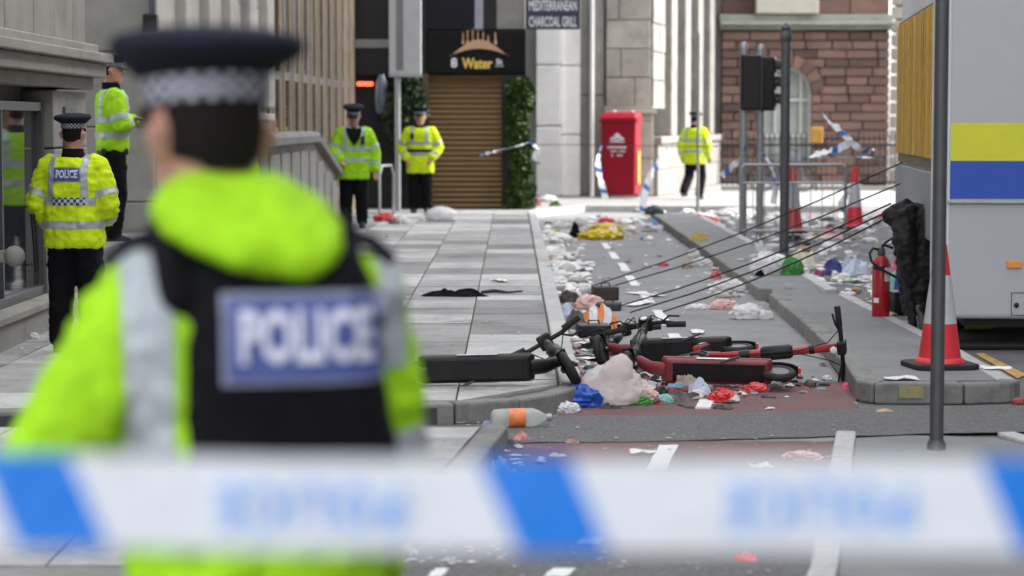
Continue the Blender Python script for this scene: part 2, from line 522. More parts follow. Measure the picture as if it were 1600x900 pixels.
def kerb_run(parent, pts, w, z0, z1, m, stone=.9, name='kerb_stone', bevel=.015):
    """kerb stones laid along a polyline; w is measured to the left of the walking direction"""
    pts = [Vector(p[:2]) for p in pts]
    segs = []
    for a, b in zip(pts[:-1], pts[1:]):
        n = max(1, round((b-a).length/stone))
        segs += [(a.lerp(b, i/n), a.lerp(b, (i+1)/n)) for i in range(n)]
    nr = []
    for a, b in segs:
        d = (b-a).normalized(); nr.append(Vector((-d.y, d.x)))
    for i, (a, b) in enumerate(segs):
        n0 = (nr[i]+nr[i-1]).normalized() if i > 0 and (segs[i-1][1]-a).length < .01 else nr[i]
        n1 = (nr[i]+nr[i+1]).normalized() if i < len(segs)-1 else nr[i]
        g = (b-a).normalized()*.005
        zz = rng.uniform(-.005, .004)
        mb = MB(); mb.prism([(a+g), (b-g), (b-g+n1*w), (a+g+n0*w)], z0, z1+zz)
        mb.build(name, m, parent, bevel=bevel)
kerb = tag(empty('kerb'), 'pale kerb stones along the edge of the slab pavement', None, None, 'structure')
kerb_run(kerb, [(.43,13.98),(.43,41.5)], .14, -.01, PV+.004, KERB)
kerb_run(kerb, [(-4.2,12.38),(-3.2,12.48),(-1.6,12.74),(-.9,12.82),(-.32,12.91),(.05,13.1),(.27,13.4),(.40,13.75),(.43,13.97)], .13, -.01, PV+.004, KERB_D, .85)
# lower pavement, nearer the cordon
low_pts = [(-.02,11.98),(-.19,10.3),(-.5,9.1),(-.95,8.1),(-1.4,7.2),(-1.9,6.4)]
def low_edge(y):
    for (xa, ya), (xb, yb) in zip(low_pts[:-1], low_pts[1:]):
        if yb <= y <= ya: return xa+(xb-xa)*(ya-y)/(ya-yb)
    return low_pts[0][0] if y > low_pts[0][1] else low_pts[-1][0]
bed = MB(); bed.prism([(p[0]-.01, p[1]) for p in low_pts]+[(-4.5,6.4),(-4.5,11.98)], -.01, PV-.02)
lowp = tag(bed.build('pavement', JOINT), 'slab pavement nearer the cordon tape', None, None, 'structure')
slab_rows(lowp, -4.3, lambda y: low_edge(y)-.14, 6.5, 11.95, .6, .75, rng)
kerb2 = tag(empty('kerb'), 'grey kerb stones around the nearer pavement corner', None, None, 'structure')
kerb_run(kerb2, list(reversed(low_pts)), .13, -.01, PV+.004, KERB_D, .8)
# the far footway in the sun
far = MB(); far.prism([(-4.2,41.6),(.42,41.6),(1.4,44.2),(6.5,44.2),(9,45.5),(9,62),(-4.2,62)], -.01, .1)
tag(far.build('far_pavement', mat('far_paving', (.25,.246,.238), .85, .08, 1.5, .1, 60, grime=.15)), 'pale sunlit paving in front of the far buildings', None, None, 'structure')
fk = tag(empty('far_kerb'), 'pale kerb of the far paving', None, None, 'structure')
kerb_run(fk, [(.43,41.5),(1.4,44.1),(6.5,44.1),(9,45.4)], .14, -.01, .125, KERB, 1.0)
# island between the track and the carriageway
def island(pts_left, pts_right, ramp=None):
    pass
isl_l = [(2.12,14.12),(2.2,15.2),(2.27,16.6),(2.34,19),(2.39,21.35)]
isl_r = [(3.14,21.35),(3.15,19),(3.16,16),(3.12,14.15)]
top = MB(); top.prism([(p[0]+.06, p[1]+.03) for p in isl_l]+[(p[0]-.06, p[1]+.03) for p in isl_r], -.01, PV-.008)
isl = tag(top.build('traffic_island', mat('island_asphalt', (.2,.202,.205), .9, .1, 3, .4, 220, grime=.3)), 'asphalt topped island with stone kerb beside the cycle track', None, None, 'structure')
kerb_run(isl, list(reversed(isl_l)), .14, -.01, PV, KERB_D, .9)
kerb_run(isl, [(2.12,14.1),(2.2,13.95),(2.75,13.92),(3.06,14.0),(3.14,14.14)], .14, -.01, PV, KERB_D, .6)
kerb_run(isl, list(reversed(isl_r)), .12, -.01, PV-.003, KERB, .9)
spl = MB(); p0 = PY(1428,624,13.915); spl.prism([(p0.x-.09, 13.925), (p0.x+.06, 13.925), (p0.x+.05, 13.96), (p0.x-.08, 13.96)], .03, PV-.02)
spl.build('paint_splash', YSPLAT, isl)
l2 = [(2.36,22.0),(2.38,24),(2.42,30),(2.44,36),(2.46,41)]
r2 = [(3.3,41),(3.26,32),(3.2,26),(3.14,24),(3.12,22.0)]
top = MB(); top.add([(2.42,22.0,.02),(3.05,22.0,.02),(3.07,23.3,PV-.008),(2.44,23.3,PV-.008)], [(0,1,2,3)])
top.prism([(2.44,23.3),(2.46,30),(2.5,41),(3.24,41),(3.2,32),(3.07,23.3)], -.01, PV-.008)
isl2 = tag(top.build('traffic_island', MATS['island_asphalt']), 'farther asphalt island with a ramped end beyond the dropped crossing', None, None, 'structure')
kerb_run(isl2, list(reversed(l2)), .13, -.01, PV, KERB_D, .9)
kerb_run(isl2, list(reversed(r2)), .12, -.01, PV-.003, KERB, .9)
# low island where the near post stands
li = MB(); a_, b_, c_, d_ = P(1338,684,.03), P(1556,684,.03), P(1620,760,.03), P(1310,900,.03)
li.prism([a_, (a_.x+.3, a_.y+.09), (b_.x-.25, b_.y+.08), b_, (2.95,11), (3.0,8), d_], -.01, .03)
isl3 = tag(li.build('low_island', MATS['island_asphalt']), 'low asphalt island with flush pale kerbs around the near post', None, None, 'structure')
kerb_run(isl3, [(P(1338,684).x, P(1338,684).y), (P(1310,900).x, P(1310,900).y), (.95, 7.2)][::-1], .11, -.01, .036, KERB, .9)
kerb_run(isl3, [(P(1556,684).x, P(1556,684).y), (P(1556,684).x+.3, 11.0), (3.05, 8)], .11, -.01, .036, KERB, .9)
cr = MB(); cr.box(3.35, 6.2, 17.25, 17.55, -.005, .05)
tag(cr.build('black_road_strip', BLACKR, bevel=.03), 'flat black strip on the road under the van', 'cable ramp')  # low black strip laid on the road beneath the van's rear edge
# ------------------------------------------------------------------ buildings
def building(name, loc, rz, label, cat='building'):
    return empty(name, loc, rz, label, cat)
def part(mb, name, m, parent, **k): return mb.build(name, m, parent, **k)
def window_part(parent, x0, x1, z0, z1, y, m_frame, m_glass=GLASS_D, bars=(1, 1), fw=.05, depth=.08):
    f = MB()
    f.box(x0, x0+fw, y, y+depth, z0, z1).box(x1-fw, x1, y, y+depth, z0, z1)
    f.box(x0+fw, x1-fw, y, y+depth, z0, z0+fw).box(x0+fw, x1-fw, y, y+depth, z1-fw, z1)
    w = f.build('window', m_frame, parent, bevel=.006)
    nx, nz = bars
    for i in range(1, nx):
        xx = x0+(x1-x0)*i/nx
        MB().box(xx-.02, xx+.02, y+.01, y+depth-.01, z0+fw, z1-fw).build('glazing_bar', m_frame, w)
    for i in range(1, nz):
        zz = z0+(z1-z0)*i/nz
        MB().box(x0+fw, x1-fw, y+.013, y+depth-.013, zz-.02, zz+.02).build('glazing_bar', m_frame, w)
    MB().box(x0+fw*.5, x1-fw*.5, y+depth*.45, y+depth*.6, z0+fw*.5, z1-fw*.5).build('pane', m_glass, w)
    return w

# --- near left building with the shop window; local x runs along the street (+Y world), front faces +X world
b1 = building('stone_shop_building', (-3.6, 0, 0), PI/2, 'weathered pale stone shop building with wide window by the two officers')
# local: x -> world +Y ; y -> world -X (so the front plane is y=0, facing -y = world +X)
MB().box(4, 19.55, .25, 6, -.1, 13).build('wall', STONE_G, b1)
rb = random.Random(5)
hole = (15.2, 18.12, .30, 1.86)
ashlar(b1, STONE_G, 12.4, 19.55, .12, 1.98, .46, 1.1, 0, .25, .012, holes=(hole,), rng=rb)
ashlar(b1, STONE_L, 12.4, 19.55, 2.36, 4.9, .5, 1.0, 0.0, .25, .012, rng=rb)
for z0, z1, pr in ((1.98,2.08,.06),(2.08,2.2,.16),(2.2,2.28,.22),(2.28,2.36,.1)):
    MB().box(12.4, 19.55+pr*.5, -pr, .25, z0, z1-.002).build('cornice', STONE_L, b1, bevel=.012)
MB().box(12.4, 19.55, -.07, .02, .1, .3).build('plinth', STONE_G, b1, bevel=.015)
MB().box(15.15, 18.2, -.1, .1, .30, .36).build('sill', STONE_L, b1, bevel=.01)
w1 = window_part(b1, 15.2, 18.12, .36, 1.86, .07, DMETAL, bars=(2, 1), fw=.07, depth=.1)
MB().box(15.2, 18.12, .9, .92, .3, 1.9).build('interior_wall', mat('dim_interior', (.1,.11,.11), .9, .3, 3), b1)
pl = MB(); pl.box(18.5, 19.0, -.025, 0, 1.45, 1.83); part(pl, 'wall_plaque', DMETAL, b1, bevel=.006)
bo = MB(); bo.sphere((15.9, -.16, .78), .075, 14); bo.box(15.87, 15.93, -.14, .05, .74, .82); part(bo, 'bollard_knob', STONE_G, b1, smooth=True)
for z0, z1 in ((5.2,7.2),(8.4,10.4)):
    for x0 in (5.5, 8.5, 11.5, 14.5, 17.2):
        window_part(b1, x0, x0+1.3, z0, z1, .12, WHITEP, bars=(2,2))
# --- steps and the recessed entrance between the two left buildings
st = empty('entrance_steps', (-4.3, 19.6, .1), 0, 'grey stone entrance steps in the recess beside the shop building', 'steps')
for i in range(3):
    MB().box(-1.5, .62-.02*i, .05+.35*i, 4.3, .155*i, .155*(i+1)-.003).build('step', STONE_G, st, bevel=.012)
# --- pale stone building further on (slightly turned), piers along it
b2v = Vector((-3.71, 24.0, 0)); b2e = Vector((-3.3, 31.0, 0))
rz2 = math.atan2((b2e-b2v).y, (b2e-b2v).x)
b2 = building('pale_stone_building', b2v, rz2, 'pale ashlar building with square piers behind the nearest officer')
L2 = (b2e-b2v).length
MB().box(.14, L2+.1, .14, 7, 0, 13).build('wall', STONE_G, b2)
ashlar(b2, STONE, 0.15, L2, .1, 4.8, .62, 1.2, 0, .14, .012, rng=rb)
for i in range(5):
    x = 1.1+i*1.35
    MB().box(x, x+.5, -.12, .02, 1.9, 4.9).build('pier', STONE, b2, bevel=.02)
for z0, pr in ((1.62,.06),(1.72,.12)):
    MB().box(.02, L2, -pr, .05, z0, z0+.1).build('string_course', STONE, b2, bevel=.012)
# camera-facing return wall of large blocks
ret = building('return_wall', (-4.6, 24.0, 0), 0, 'tall return wall of large grey stone blocks behind the standing officer', 'wall')
MB().box(-1.6, .88, .12, .5, 0, 13).build('wall_core', STONE_G, ret)
ashlar(ret, STONE_G, -1.6, .88, .1, 5.2, .78, 1.3, 0, .13, .012, rng=rb)
MB().box(.86, .92, -.1, -.02, 1.9, 5.2).build('downpipe', DMETAL, ret)
MB().box(.8, .95, -.2, -.02, 2.62, 2.82).build('wall_lamp', BLACKP, ret, bevel=.02)
# --- tan colonnaded building
t0 = Vector((-3.27, 31.1, 0)); t1 = Vector((-2.86, 41.4, 0))
rz3 = math.atan2((t1-t0).y, (t1-t0).x); L3 = (t1-t0).length
b3 = building('tan_colonnade_building', t0, rz3, 'tan stone building front of narrow columns and dark windows')
MB().box(0, L3, .42, 7, 0, 13).build('wall', DARKWALL, b3)
MB().box(0, L3, -.05, .42, .1, .62).build('plinth', STONE_T, b3, bevel=.02)
n3 = 11
for i in range(n3):
    x = .02+i*(L3-.34)/(n3-1)
    c = MB(); c.box(x, x+.3, -.01, .42, .62, 4.6); c.build('column', STONE_T, b3, bevel=.025)
    MB().box(x+.27, x+.31, -.04, -.011, .62, 4.6).build('column_fillet', mat('pale_tan_stone', (.34,.28,.2), .85, .15, 4, grime=.4), b3, bevel=.01)
    if i < n3-1:
        w = (L3-.34)/(n3-1)
        MB().box(x+.3, x+w, .01, .06, .62, 2.3).build('pane', GLASS_D, b3)
        MB().box(x+.3, x+w, -.005, .08, 2.3, 2.42).build('transom', DMETAL, b3)
        MB().box(x+.3, x+w, .01, .06, 2.42, 4.6).build('pane', GLASS_D, b3)
MB().box(0, L3, -.2, .42, 4.6, 5.1).build('entablature', STONE_T, b3, bevel=.03)
for k in range(3):
    for i in range(5):
        window_part(b3, .7+i*2, 1.9+i*2, 5.8+k*2.4, 7.4+k*2.4, .36, WHITEP, bars=(2,2), depth=.1)
# --- parapet wall with sloping coping
pw = empty('parapet_wall', (-2.6, 0, 0), 0, 'grey stone parapet wall with dark sloping coping beside the facing officer', 'wall')
prof = [(24.5,1.45),(30.2,1.45),(34.0,.93)]
m_ = MB(); poly = [(24.5,.1),(34.0,.1),(34.0,.93),(30.2,1.45),(24.5,1.45)]
m_.add([(-.3, a, b) for a, b in poly]+[(0, a, b) for a, b in poly], [(4,3,2,1,0),(5,6,7,8,9)]+[(i, (i+1) % 5, (i+1) % 5+5, i+5) for i in range(5)])
m_.build('wall_core', STONE_G, pw)
for i in range(8):
    ya = 24.6+i*1.18
    zt = 1.36 if ya+1 < 30.2 else 1.36-(ya+1-30.2)*.137
    MB().box(0, .035, ya, ya+.95, .2, zt).build('panel', STONE_G, pw, bevel=.012)
cp = MB()
for sgn in (0,):
    q = [(24.4,1.45),(30.2,1.45),(34.1,.92)]
    vs_ = []
    for a, b in q:
        for dx, dz in ((-.38,0),(.1,0),(.1,.09),(.05,.14),(-.33,.14),(-.38,.09)): vs_.append((dx, a, b+dz))
    fs = [(5,4,3,2,1,0),(12,13,14,15,16,17)]+[(i*6+j, i*6+(j+1) % 6, (i+1)*6+(j+1) % 6, (i+1)*6+j) for i in range(2) for j in range(6)]
    cp.add(vs_, fs)
cp.build('coping', mat('dark_coping', (.16,.155,.15), .85, .2, 5, .2, 60, grime=.4), pw, bevel=.012)

# --- far corner building with the shutter (front plane at Y=43)
YS = 43.0
def X_(px, Y=YS): return (px-800)*Y/FPX
def Z_(py, Y=YS): return PY(800, py, Y).z
b4 = building('dark_corner_bar', (0, YS, 0), 0, 'dark fronted corner bar with bronze roller shutter and gold sign')
xl, xr = -4.6, X_(820)
MB().box(xl, xr, .3, 6.5, 0, 12).build('wall', DARKWALL, b4)
MB().box(X_(555), X_(668), 0, .3, Z_(118), 4.6).build('fascia', BLACKP, b4, bevel=.02)
MB().box(X_(668), X_(822), -.06, .3, Z_(115), Z_(48)).build('sign_fascia', mat('sign_black', (.007,.007,.008), .6, .2, 5, spec=.15), b4, bevel=.02)
MB().box(X_(668), X_(742), 0, .3, Z_(46), 4.8).build('dark_panel', mat('blue_black_panel', (.006,.006,.012), .5, .2, 3, spec=.2), b4)
MB().box(X_(742), X_(755), -.03, .3, Z_(46), 4.8).build('pale_mullion', mat('lilac_grey_paint', (.3,.3,.36), .6, .1, 5), b4, bevel=.01)
MB().box(X_(755), X_(776), 0, .3, Z_(46), 4.8).build('dark_panel', DARKWALL, b4)
MB().box(X_(776), X_(821), -.02, .3, Z_(46), 4.8).build('grey_panel', STONE_G, b4, bevel=.02)
MB().box(X_(660), X_(670), -.05, .3, .1, Z_(115)).build('door_post', mat('brown_post', (.09,.06,.04), .6, .2, 6), b4)
MB().box(X_(784), X_(822), -.03, .3, .1, Z_(116)).build('door_post', DARKWALL, b4)
sh = MB().box(X_(670), X_(784), .12, .2, .1, Z_(116)).build('roller_shutter', SHUTTER, b4)
zz = .1; k = 0
while zz < Z_(118):
    s_ = MB(); h = .093; xa, xb = X_(670)+.01, X_(784)-.01
    s_.add([(xa,.12,zz),(xb,.12,zz),(xb,.085,zz+h*.5),(xa,.085,zz+h*.5),(xb,.115,zz+h),(xa,.115,zz+h)], [(0,1,2,3),(3,2,4,5)])
    s_.build('slat', SHUTTER, sh); zz += h+.004
# arch sign and lettering
ar = MB(); a_o = []; a_i = []
for i in range(17):
    t = i/16; px = 703+t*(795-703); py = 90-30*math.sin(PI*t)**.8
    a_i.append(Vector((X_(px), -.1, Z_(87-11*math.sin(PI*t)))))
    a_o.append(Vector((X_(px), -.1, Z_(88-11*math.sin(PI*t)-15*math.sin(PI*t)**1.3))))
vs_ = [p for p in a_i]+[p for p in a_o]; vs_ += [p+Vector((0,.05,0)) for p in vs_]
n_ = 17; fs = []
for i in range(16):
    fs += [(i,i+1,n_+i+1,n_+i), (2*n_+i,3*n_+i,3*n_+i+1,2*n_+i+1), (n_+i,n_+i+1,3*n_+i+1,3*n_+i), (i,2*n_+i,2*n_+i+1,i+1)]
ar.add(vs_, fs); arch = ar.build('arch_emblem', COPPER, b4)
for px, h in ((724,20),(731,24),(739,26),(747,22),(755,21),(763,15),(774,20)):
    MB().lathe([(.022,0),(.03,.04),(.012,.09),(.012,h/83.7*.75),(.002,h/83.7)], (X_(px), -.085, Z_(68)-.02), 8).build('spire', COPPER, arch, smooth=True)
def letters(body, size, loc, m, parent, rot=(PI/2,0,0), bold=.0, name='lettering', extrude=.008, spacing=1.0, width=None):
    me = text_mesh(body, size, bold, 'CENTER', spacing, extrude)
    o = link(name, me, m, parent); o.location = loc; o.rotation_euler = rot
    if width:
        xs = [v.co.x for v in me.vertices]; w = max(xs)-min(xs); o.scale = (width/w, 1, 1)
    return o
letters('8', .24, (X_(710), -.09, Z_(99)), WHITEPR, b4, bold=.006)
letters('Water', .27, (X_(746), -.09, Z_(100)), GOLD, b4, bold=.008, width=.56)
letters('St', .14, (X_(780), -.09, Z_(97)), WHITEPR, b4, bold=.004)
MB().box(X_(774), X_(787), -.09, -.07, Z_(104), Z_(103)).build('sign_rule', WHITEPR, b4)
# dark doorway with a red glowing sign
MB().box(X_(540), X_(660), .9, 1.0, .1, 4).build('doorway_back', mat('dark_brown_recess', (.045,.032,.03), .8, .3, 3), b4)
def glow(name, col, s):
    m = bpy.data.materials.new(name); m.use_nodes = True
    b = m.node_tree.nodes['Principled BSDF']
    b.inputs['Base Color'].default_value = (*col, 1); b.inputs['Emission Color'].default_value = (*col, 1); b.inputs['Emission Strength'].default_value = s
    return m
NEON = glow('red_neon', (1,.12,.05), .9)
nb = MB(); 
for i in range(4): nb.torus((X_(562)+i*.075, -.05, Z_(131)), .03, .009, 'Y', 12, 6)
nb.build('neon_sign', NEON, b4, smooth=True)
MB().box(X_(556), X_(612), -.02, .0, Z_(75), Z_(62)).build('grey_scroll', STONE_G, b4, bevel=.03)
MB().lathe([(.02,0),(.1,.05),(.13,.3),(.11,.6),(.05,.75)], (X_(598), -.2, Z_(180)), 14).build('hanging_lantern', mat('grey_blue_globe', (.12,.14,.18), .3, .1, 5), b4, smooth=True)
for k in range(3):
    for i in range(3):
        window_part(b4, xl+.5+i*1.6, xl+1.6+i*1.6, 5.3+k*2.2, 6.9+k*2.2, .2, DMETAL, bars=(1,2), depth=.1)

# foliage: many small leaves spread through a volume
def leaves(name, m, parent, pts_fn, n, size, seed):
    rng = random.Random(seed); mb = MB()
    for _ in range(n):
        c = Vector(pts_fn(rng)); a = rng.uniform(0, 2*PI); t = rng.uniform(-.9, .9)
        s = size*rng.uniform(.6, 1.3)
        M = Matrix.Translation(c) @ Matrix.Rotation(a, 4, 'Z') @ Matrix.Rotation(t, 4, 'X') @ Matrix.Rotation(rng.uniform(0, 6), 4, 'Y')
        mb.add([M @ Vector(p) for p in ((-s*.5,0,0),(0,.15*s,-s*.45),(s*.5,0,0),(0,-.1*s,s*.75))], [(0,1,2,3)])
    return mb.build(name, m, parent)
hd = empty('ivy_column', (X_(812), YS-.25, .1), 0, 'tall leafy green ivy column at the shutter door edge, sunlit on one side', 'ivy')
MB().tube([(0,.1,0),(.03,.05,1.2),(-.03,.1,2.4)], [.04,.03,.015], 6).build('stem', mat('bark', (.07,.05,.03), .9, .2, 20), hd)
def hp(r):
    z = r.uniform(0, 2.42); w = .24+.05*math.sin(z*7)+.04*math.sin(z*17+1)
    a = r.uniform(0, 2*PI); q = math.sqrt(r.uniform(.2, 1))
    return (w*q*math.cos(a)+.03*math.sin(z*3), .2*q*math.sin(a), z)
leaves('foliage', LEAF, hd, hp, 2600, .075, 3)
iv = empty('ivy_bush', (X_(636), YS-.3, .1), 0, 'dark green hanging ivy bush behind the post sign', 'ivy')
MB().tube([(.1,.2,0),(.05,.15,1.4),(0,.1,2.3)], [.03,.025,.015], 6).build('stem', MATS['bark'], iv)
def ip(r):
    z = r.uniform(.95, 2.55); w = .36*math.sin(PI*min(1, max(.08, (z-.8)/1.9)))+.08
    a = r.uniform(0, 2*PI); q = math.sqrt(r.uniform(.1, 1))
    return (w*q*math.cos(a), .18*q*math.sin(a), z)
leaves('foliage', mat('dark_ivy_leaf', (.02,.045,.012), .6, .4, 9), iv, ip, 1500, .09, 4)

# --- projecting grill sign
sg = empty('projecting_sign', (X_(863), YS-.3, Z_(20)), 0, 'navy hanging sign with white lettering above the far pavement', 'sign')
MB().box(-.5, .5, -.04, .04, Z_(47)-Z_(20), .31).build('sign_board', SIGNB, sg, bevel=.012)
letters('MEDITERRANEAN', .26, (0, -.045, Z_(11)-Z_(20)), WHITEPR, sg, width=.88, bold=.004, extrude=.004)
letters('CHARCOAL GRILL', .26, (0, -.045, Z_(36)-Z_(20)), WHITEPR, sg, width=.88, bold=.004, extrude=.004)
MB().tube([(-.62,.3,.34),(.5,.02,.34)], .02, 8).build('bracket', DMETAL, sg)

# --- far stone building: white pilasters, grey columns, rusticated corner (front plane Y=50.2)
YF = 50.2
def XF(px): return X_(px, YF)
def ZF(py): return Z_(py, YF)
b5 = building('rusticated_stone_building', (0, YF, 0), 0, 'sunlit pale stone corner building with white pilasters behind the red bin')
MB().box(XF(800), XF(1014), .45, 9, 0, 13).build('wall', STONE_G, b5)
for px0, px1, m, yy in ((822,838,STONE_G,.2),(838,876,WHITE_ST,-.15),(877,906,WHITE_ST,-.05),(906,924,STONE_G,.15),(926,943,STONE_G,.05)):
    z = .1
    while z < 5.2:
        h = random.uniform(1.3, 1.75) if m is WHITE_ST else 2.2
        block('pilaster_block', m, b5, ((XF(px0)+XF(px1))/2, yy+.3, z+h/2), (XF(px1)-XF(px0)-.004, .6, h-.02)); z += h
MB().tube([(XF(924.5),-.03,.1),(XF(924.5),-.03,5)], .05, 10).build('downpipe', WHITE_ST, b5, smooth=True)
rf = random.Random(21)
ashlar(b5, STONE_W, XF(946), XF(1016), ZF(166), 6.0, .62, .75, .0, .45, .02, rng=rf, proud=.02)
for z0, z1, pr in ((ZF(172),ZF(166),.07),(ZF(178),ZF(172.2),.12)):
    MB().box(XF(943), XF(1016)+pr, -pr, .4, z0, z1).build('plinth_moulding', STONE_W, b5, bevel=.015)
ashlar(b5, STONE_W, XF(943), XF(1016)+.06, .1, ZF(178.2), .82, 1.1, -.06, .5, .012, rng=rf)
# side front running away to the right, with piers and tall windows
c0 = Vector((XF(1016)+.05, YF, 0)); c1 = PY(1126, 192, 62.0); c1.z = 0
rz6 = math.atan2((c1-c0).y, (c1-c0).x); L6 = (c1-c0).length
b6 = building('side_street_front', c0, rz6, 'pale stone side front with tall piers behind the officer walking away')
MB().box(.1, L6, .45, 3, 0, 13).build('wall', STONE_G, b6)
ashlar(b6, STONE_F, 0, 1.7, ZF(170), 6, .62, .9, 0, .45, .02, rng=rf, proud=.02)
ashlar(b6, STONE_F, 0, L6, .1, 1.25, .58, 1.1, -.12, .56, .012, rng=rf)
MB().box(0, L6, -.2, .1, 1.25, 1.4).build('plinth_moulding', STONE_F, b6, bevel=.02)
nb_ = 5
for i in range(nb_):
    x = 2.2+i*(L6-2.9)/(nb_-1)
    MB().box(x, x+.85, -.1, .45, 1.4, 6).build('pier', STONE_F, b6, bevel=.03)
    if i < nb_-1:
        xn = 2.2+(i+1)*(L6-2.9)/(nb_-1)
        window_part(b6, x+.85, xn, 1.5, 5.6, .2, STONE_G, bars=(2,3))
# --- red sandstone building (front plane Y=61)
YR = 61.0
def XR(px): return X_(px, YR)
def ZR(py): return Z_(py, YR)
b7 = building('red_sandstone_building', (0, YR, 0), 0, 'red sandstone building with arched pale window behind black railings')
MB().box(XR(1100), XR(1389), .4, 10, 0, 13).build('wall', SANDSTONE, b7)
xw0, xw1, zw1, zwb = XR(1190), XR(1266), ZR(105), ZR(252)
zsp = zw1-(xw1-xw0)/2
z = .1; k = 0; rr = random.Random(9)
holes = [(xw0, xw1, zwb, zsp)]
cx = (xw0+xw1)/2; rad = (xw1-xw0)/2
n_steps = 4
for i in range(n_steps):
    za = zsp+rad*i/n_steps; zb = zsp+rad*(i+1)/n_steps; hw = math.sqrt(max(0, rad*rad-((za+zb)/2-zsp)**2))
    holes.append((cx-hw, cx+hw, za, zb-.01))
ashlar(b7, SANDSTONE, XR(1126), XR(1388), .1, ZR(46), .235, .7, 0, .4, .03, holes=holes, rng=rr, proud=.05)
va = MB(); nv = 9
for i in range(nv):
    a0, a1 = PI*i/nv+.02, PI*(i+1)/nv-.02
    q = [(cx+r_*math.cos(a), zsp+r_*math.sin(a)) for r_, a in ((rad,a0),(rad+.32,a0),(rad+.32,a1),(rad,a1))]
    v_ = MB(); v_.add([(x, -.07, zz) for x, zz in q]+[(x, .3, zz) for x, zz in q], [(3,2,1,0),(4,5,6,7),(0,1,5,4),(1,2,6,5),(2,3,7,6),(3,0,4,7)])
    v_.build('voussoir', SANDSTONE, b7, bevel=.012)
PALEW = mat('pale_window_paint', (.42,.44,.43), .6, .1, 5, grime=.1)
w7 = MB(); 
ring_ = []
for i in range(15):
    a = PI*i/14; ring_.append((cx+rad*math.cos(a), zsp+rad*math.sin(a)))
out_ = [(xw1, zwb)]+ring_+[(xw0, zwb)]
w7.add([(x, .25, zz) for x, zz in out_]+[(x, .3, zz) for x, zz in out_], [tuple(range(len(out_))), tuple(reversed(range(len(out_), 2*len(out_))))])
w7o = w7.build('window', mat('net_curtained_glass', (.27,.29,.28), .25, .15, 3), b7)
fr = MB(); 
pts_ = [(xw1, zwb)]+ring_+[(xw0, zwb)]
fr.tube([(x, .2, zz) for x, zz in pts_], .06, 6)
fr.build('window_frame', PALEW, w7o, smooth=True)
for x in (cx-.32, cx+.02, cx+.36): MB().box(x, x+.06, .16, .26, zwb, zsp+rad*.8).build('glazing_bar', PALEW, w7o)
for zz in (zsp-.25, zsp-1.2): MB().box(xw0, xw1, .17, .255, zz, zz+.07).build('glazing_bar', PALEW, w7o)
MB().box(xw0-.1, xw1+.1, -.12, .3, zwb-.18, zwb).build('sill', SANDSTONE, b7, bevel=.02)
GREENST = mat('greenish_stone', (.24,.25,.21), .85, .15, 3, .2, 50, grime=.3)
for y0, y1, pr in ((46,40,.1),(40,34,.25),(34,22,.05)):
    MB().box(XR(1122), XR(1392), -pr, .4, ZR(y0), ZR(y1)-.004).build('cornice', GREENST, b7, bevel=.02)
MB().box(XR(1178), XR(1275), -.2, .3, ZR(21.8), 6.5).build('balcony_block', mat('buff_stone', (.4,.38,.32), .85, .1, 4, grime=.2), b7, bevel=.03)
ashlar(b7, SANDSTONE, XR(1126), XR(1388), ZR(21.8), 6.6, .4, 1.1, .1, .3, .03, rng=rr)
q0 = Vector((XR(1388)+.02, 0, 0)); q1 = PY(1413, 192, 63.2)-Vector((0, YR, 0)); q1.z = 0
for i in range(26):
    h = .36; zq = .1+i*h
    d = q1-q0; 
    block('quoin', mat('pale_quoin', (.38,.34,.29), .85, .1, 4, rnd=.08, grime=.2), b7, tuple((q0+q1)/2+Vector((.25,.1,zq+h/2))), (d.length, .5, h-.04), math.atan2(d.y, d.x))
# --- railings in front of it
fe = empty('iron_railings', (0, 55, .1), 0, 'black iron railings in front of the red sandstone building', 'railings')
fx0, fx1 = X_(1128, 55), X_(1412, 55)
for zz in (.15, 1.05): MB().box(fx0, fx1, -.02, .02, zz, zz+.05).build('rail', BLACKP, fe)
pk = MB().lathe([(.014,0),(.014,1.2),(.026,1.24),(.002,1.36)], (0,0,0), 6).mesh('picket'); pk.materials.append(BLACKP)
x = fx0
while x < fx1:
    o = link('picket', pk, None, fe); o.location = (x, 0, .02); x += .125
MB().box(fx0, fx1, -.12, .12, -.1, .1).build('plinth', STONE_G, fe, bevel=.02)
# --- tall block across the road, outside the frame, whose shade lies over the near street
b8 = building('office_block', (9.5, 0, 0), -PI/2, 'tall stone office block across the road shading the near street')
MB().box(-41.5, 30, .3, 14, -.1, 16.5).build('wall', STONE_G, b8)
for k in range(5):
    for i in range(17):
        window_part(b8, -40+i*4, -38+i*4, .9+k*3.2, 2.9+k*3.2, .2, WHITEP, bars=(2,2), depth=.14)
    MB().box(-41.5, 30, .1, .3, 3.25+k*3.2, 3.45+k*3.2).build('string_course', STONE, b8)
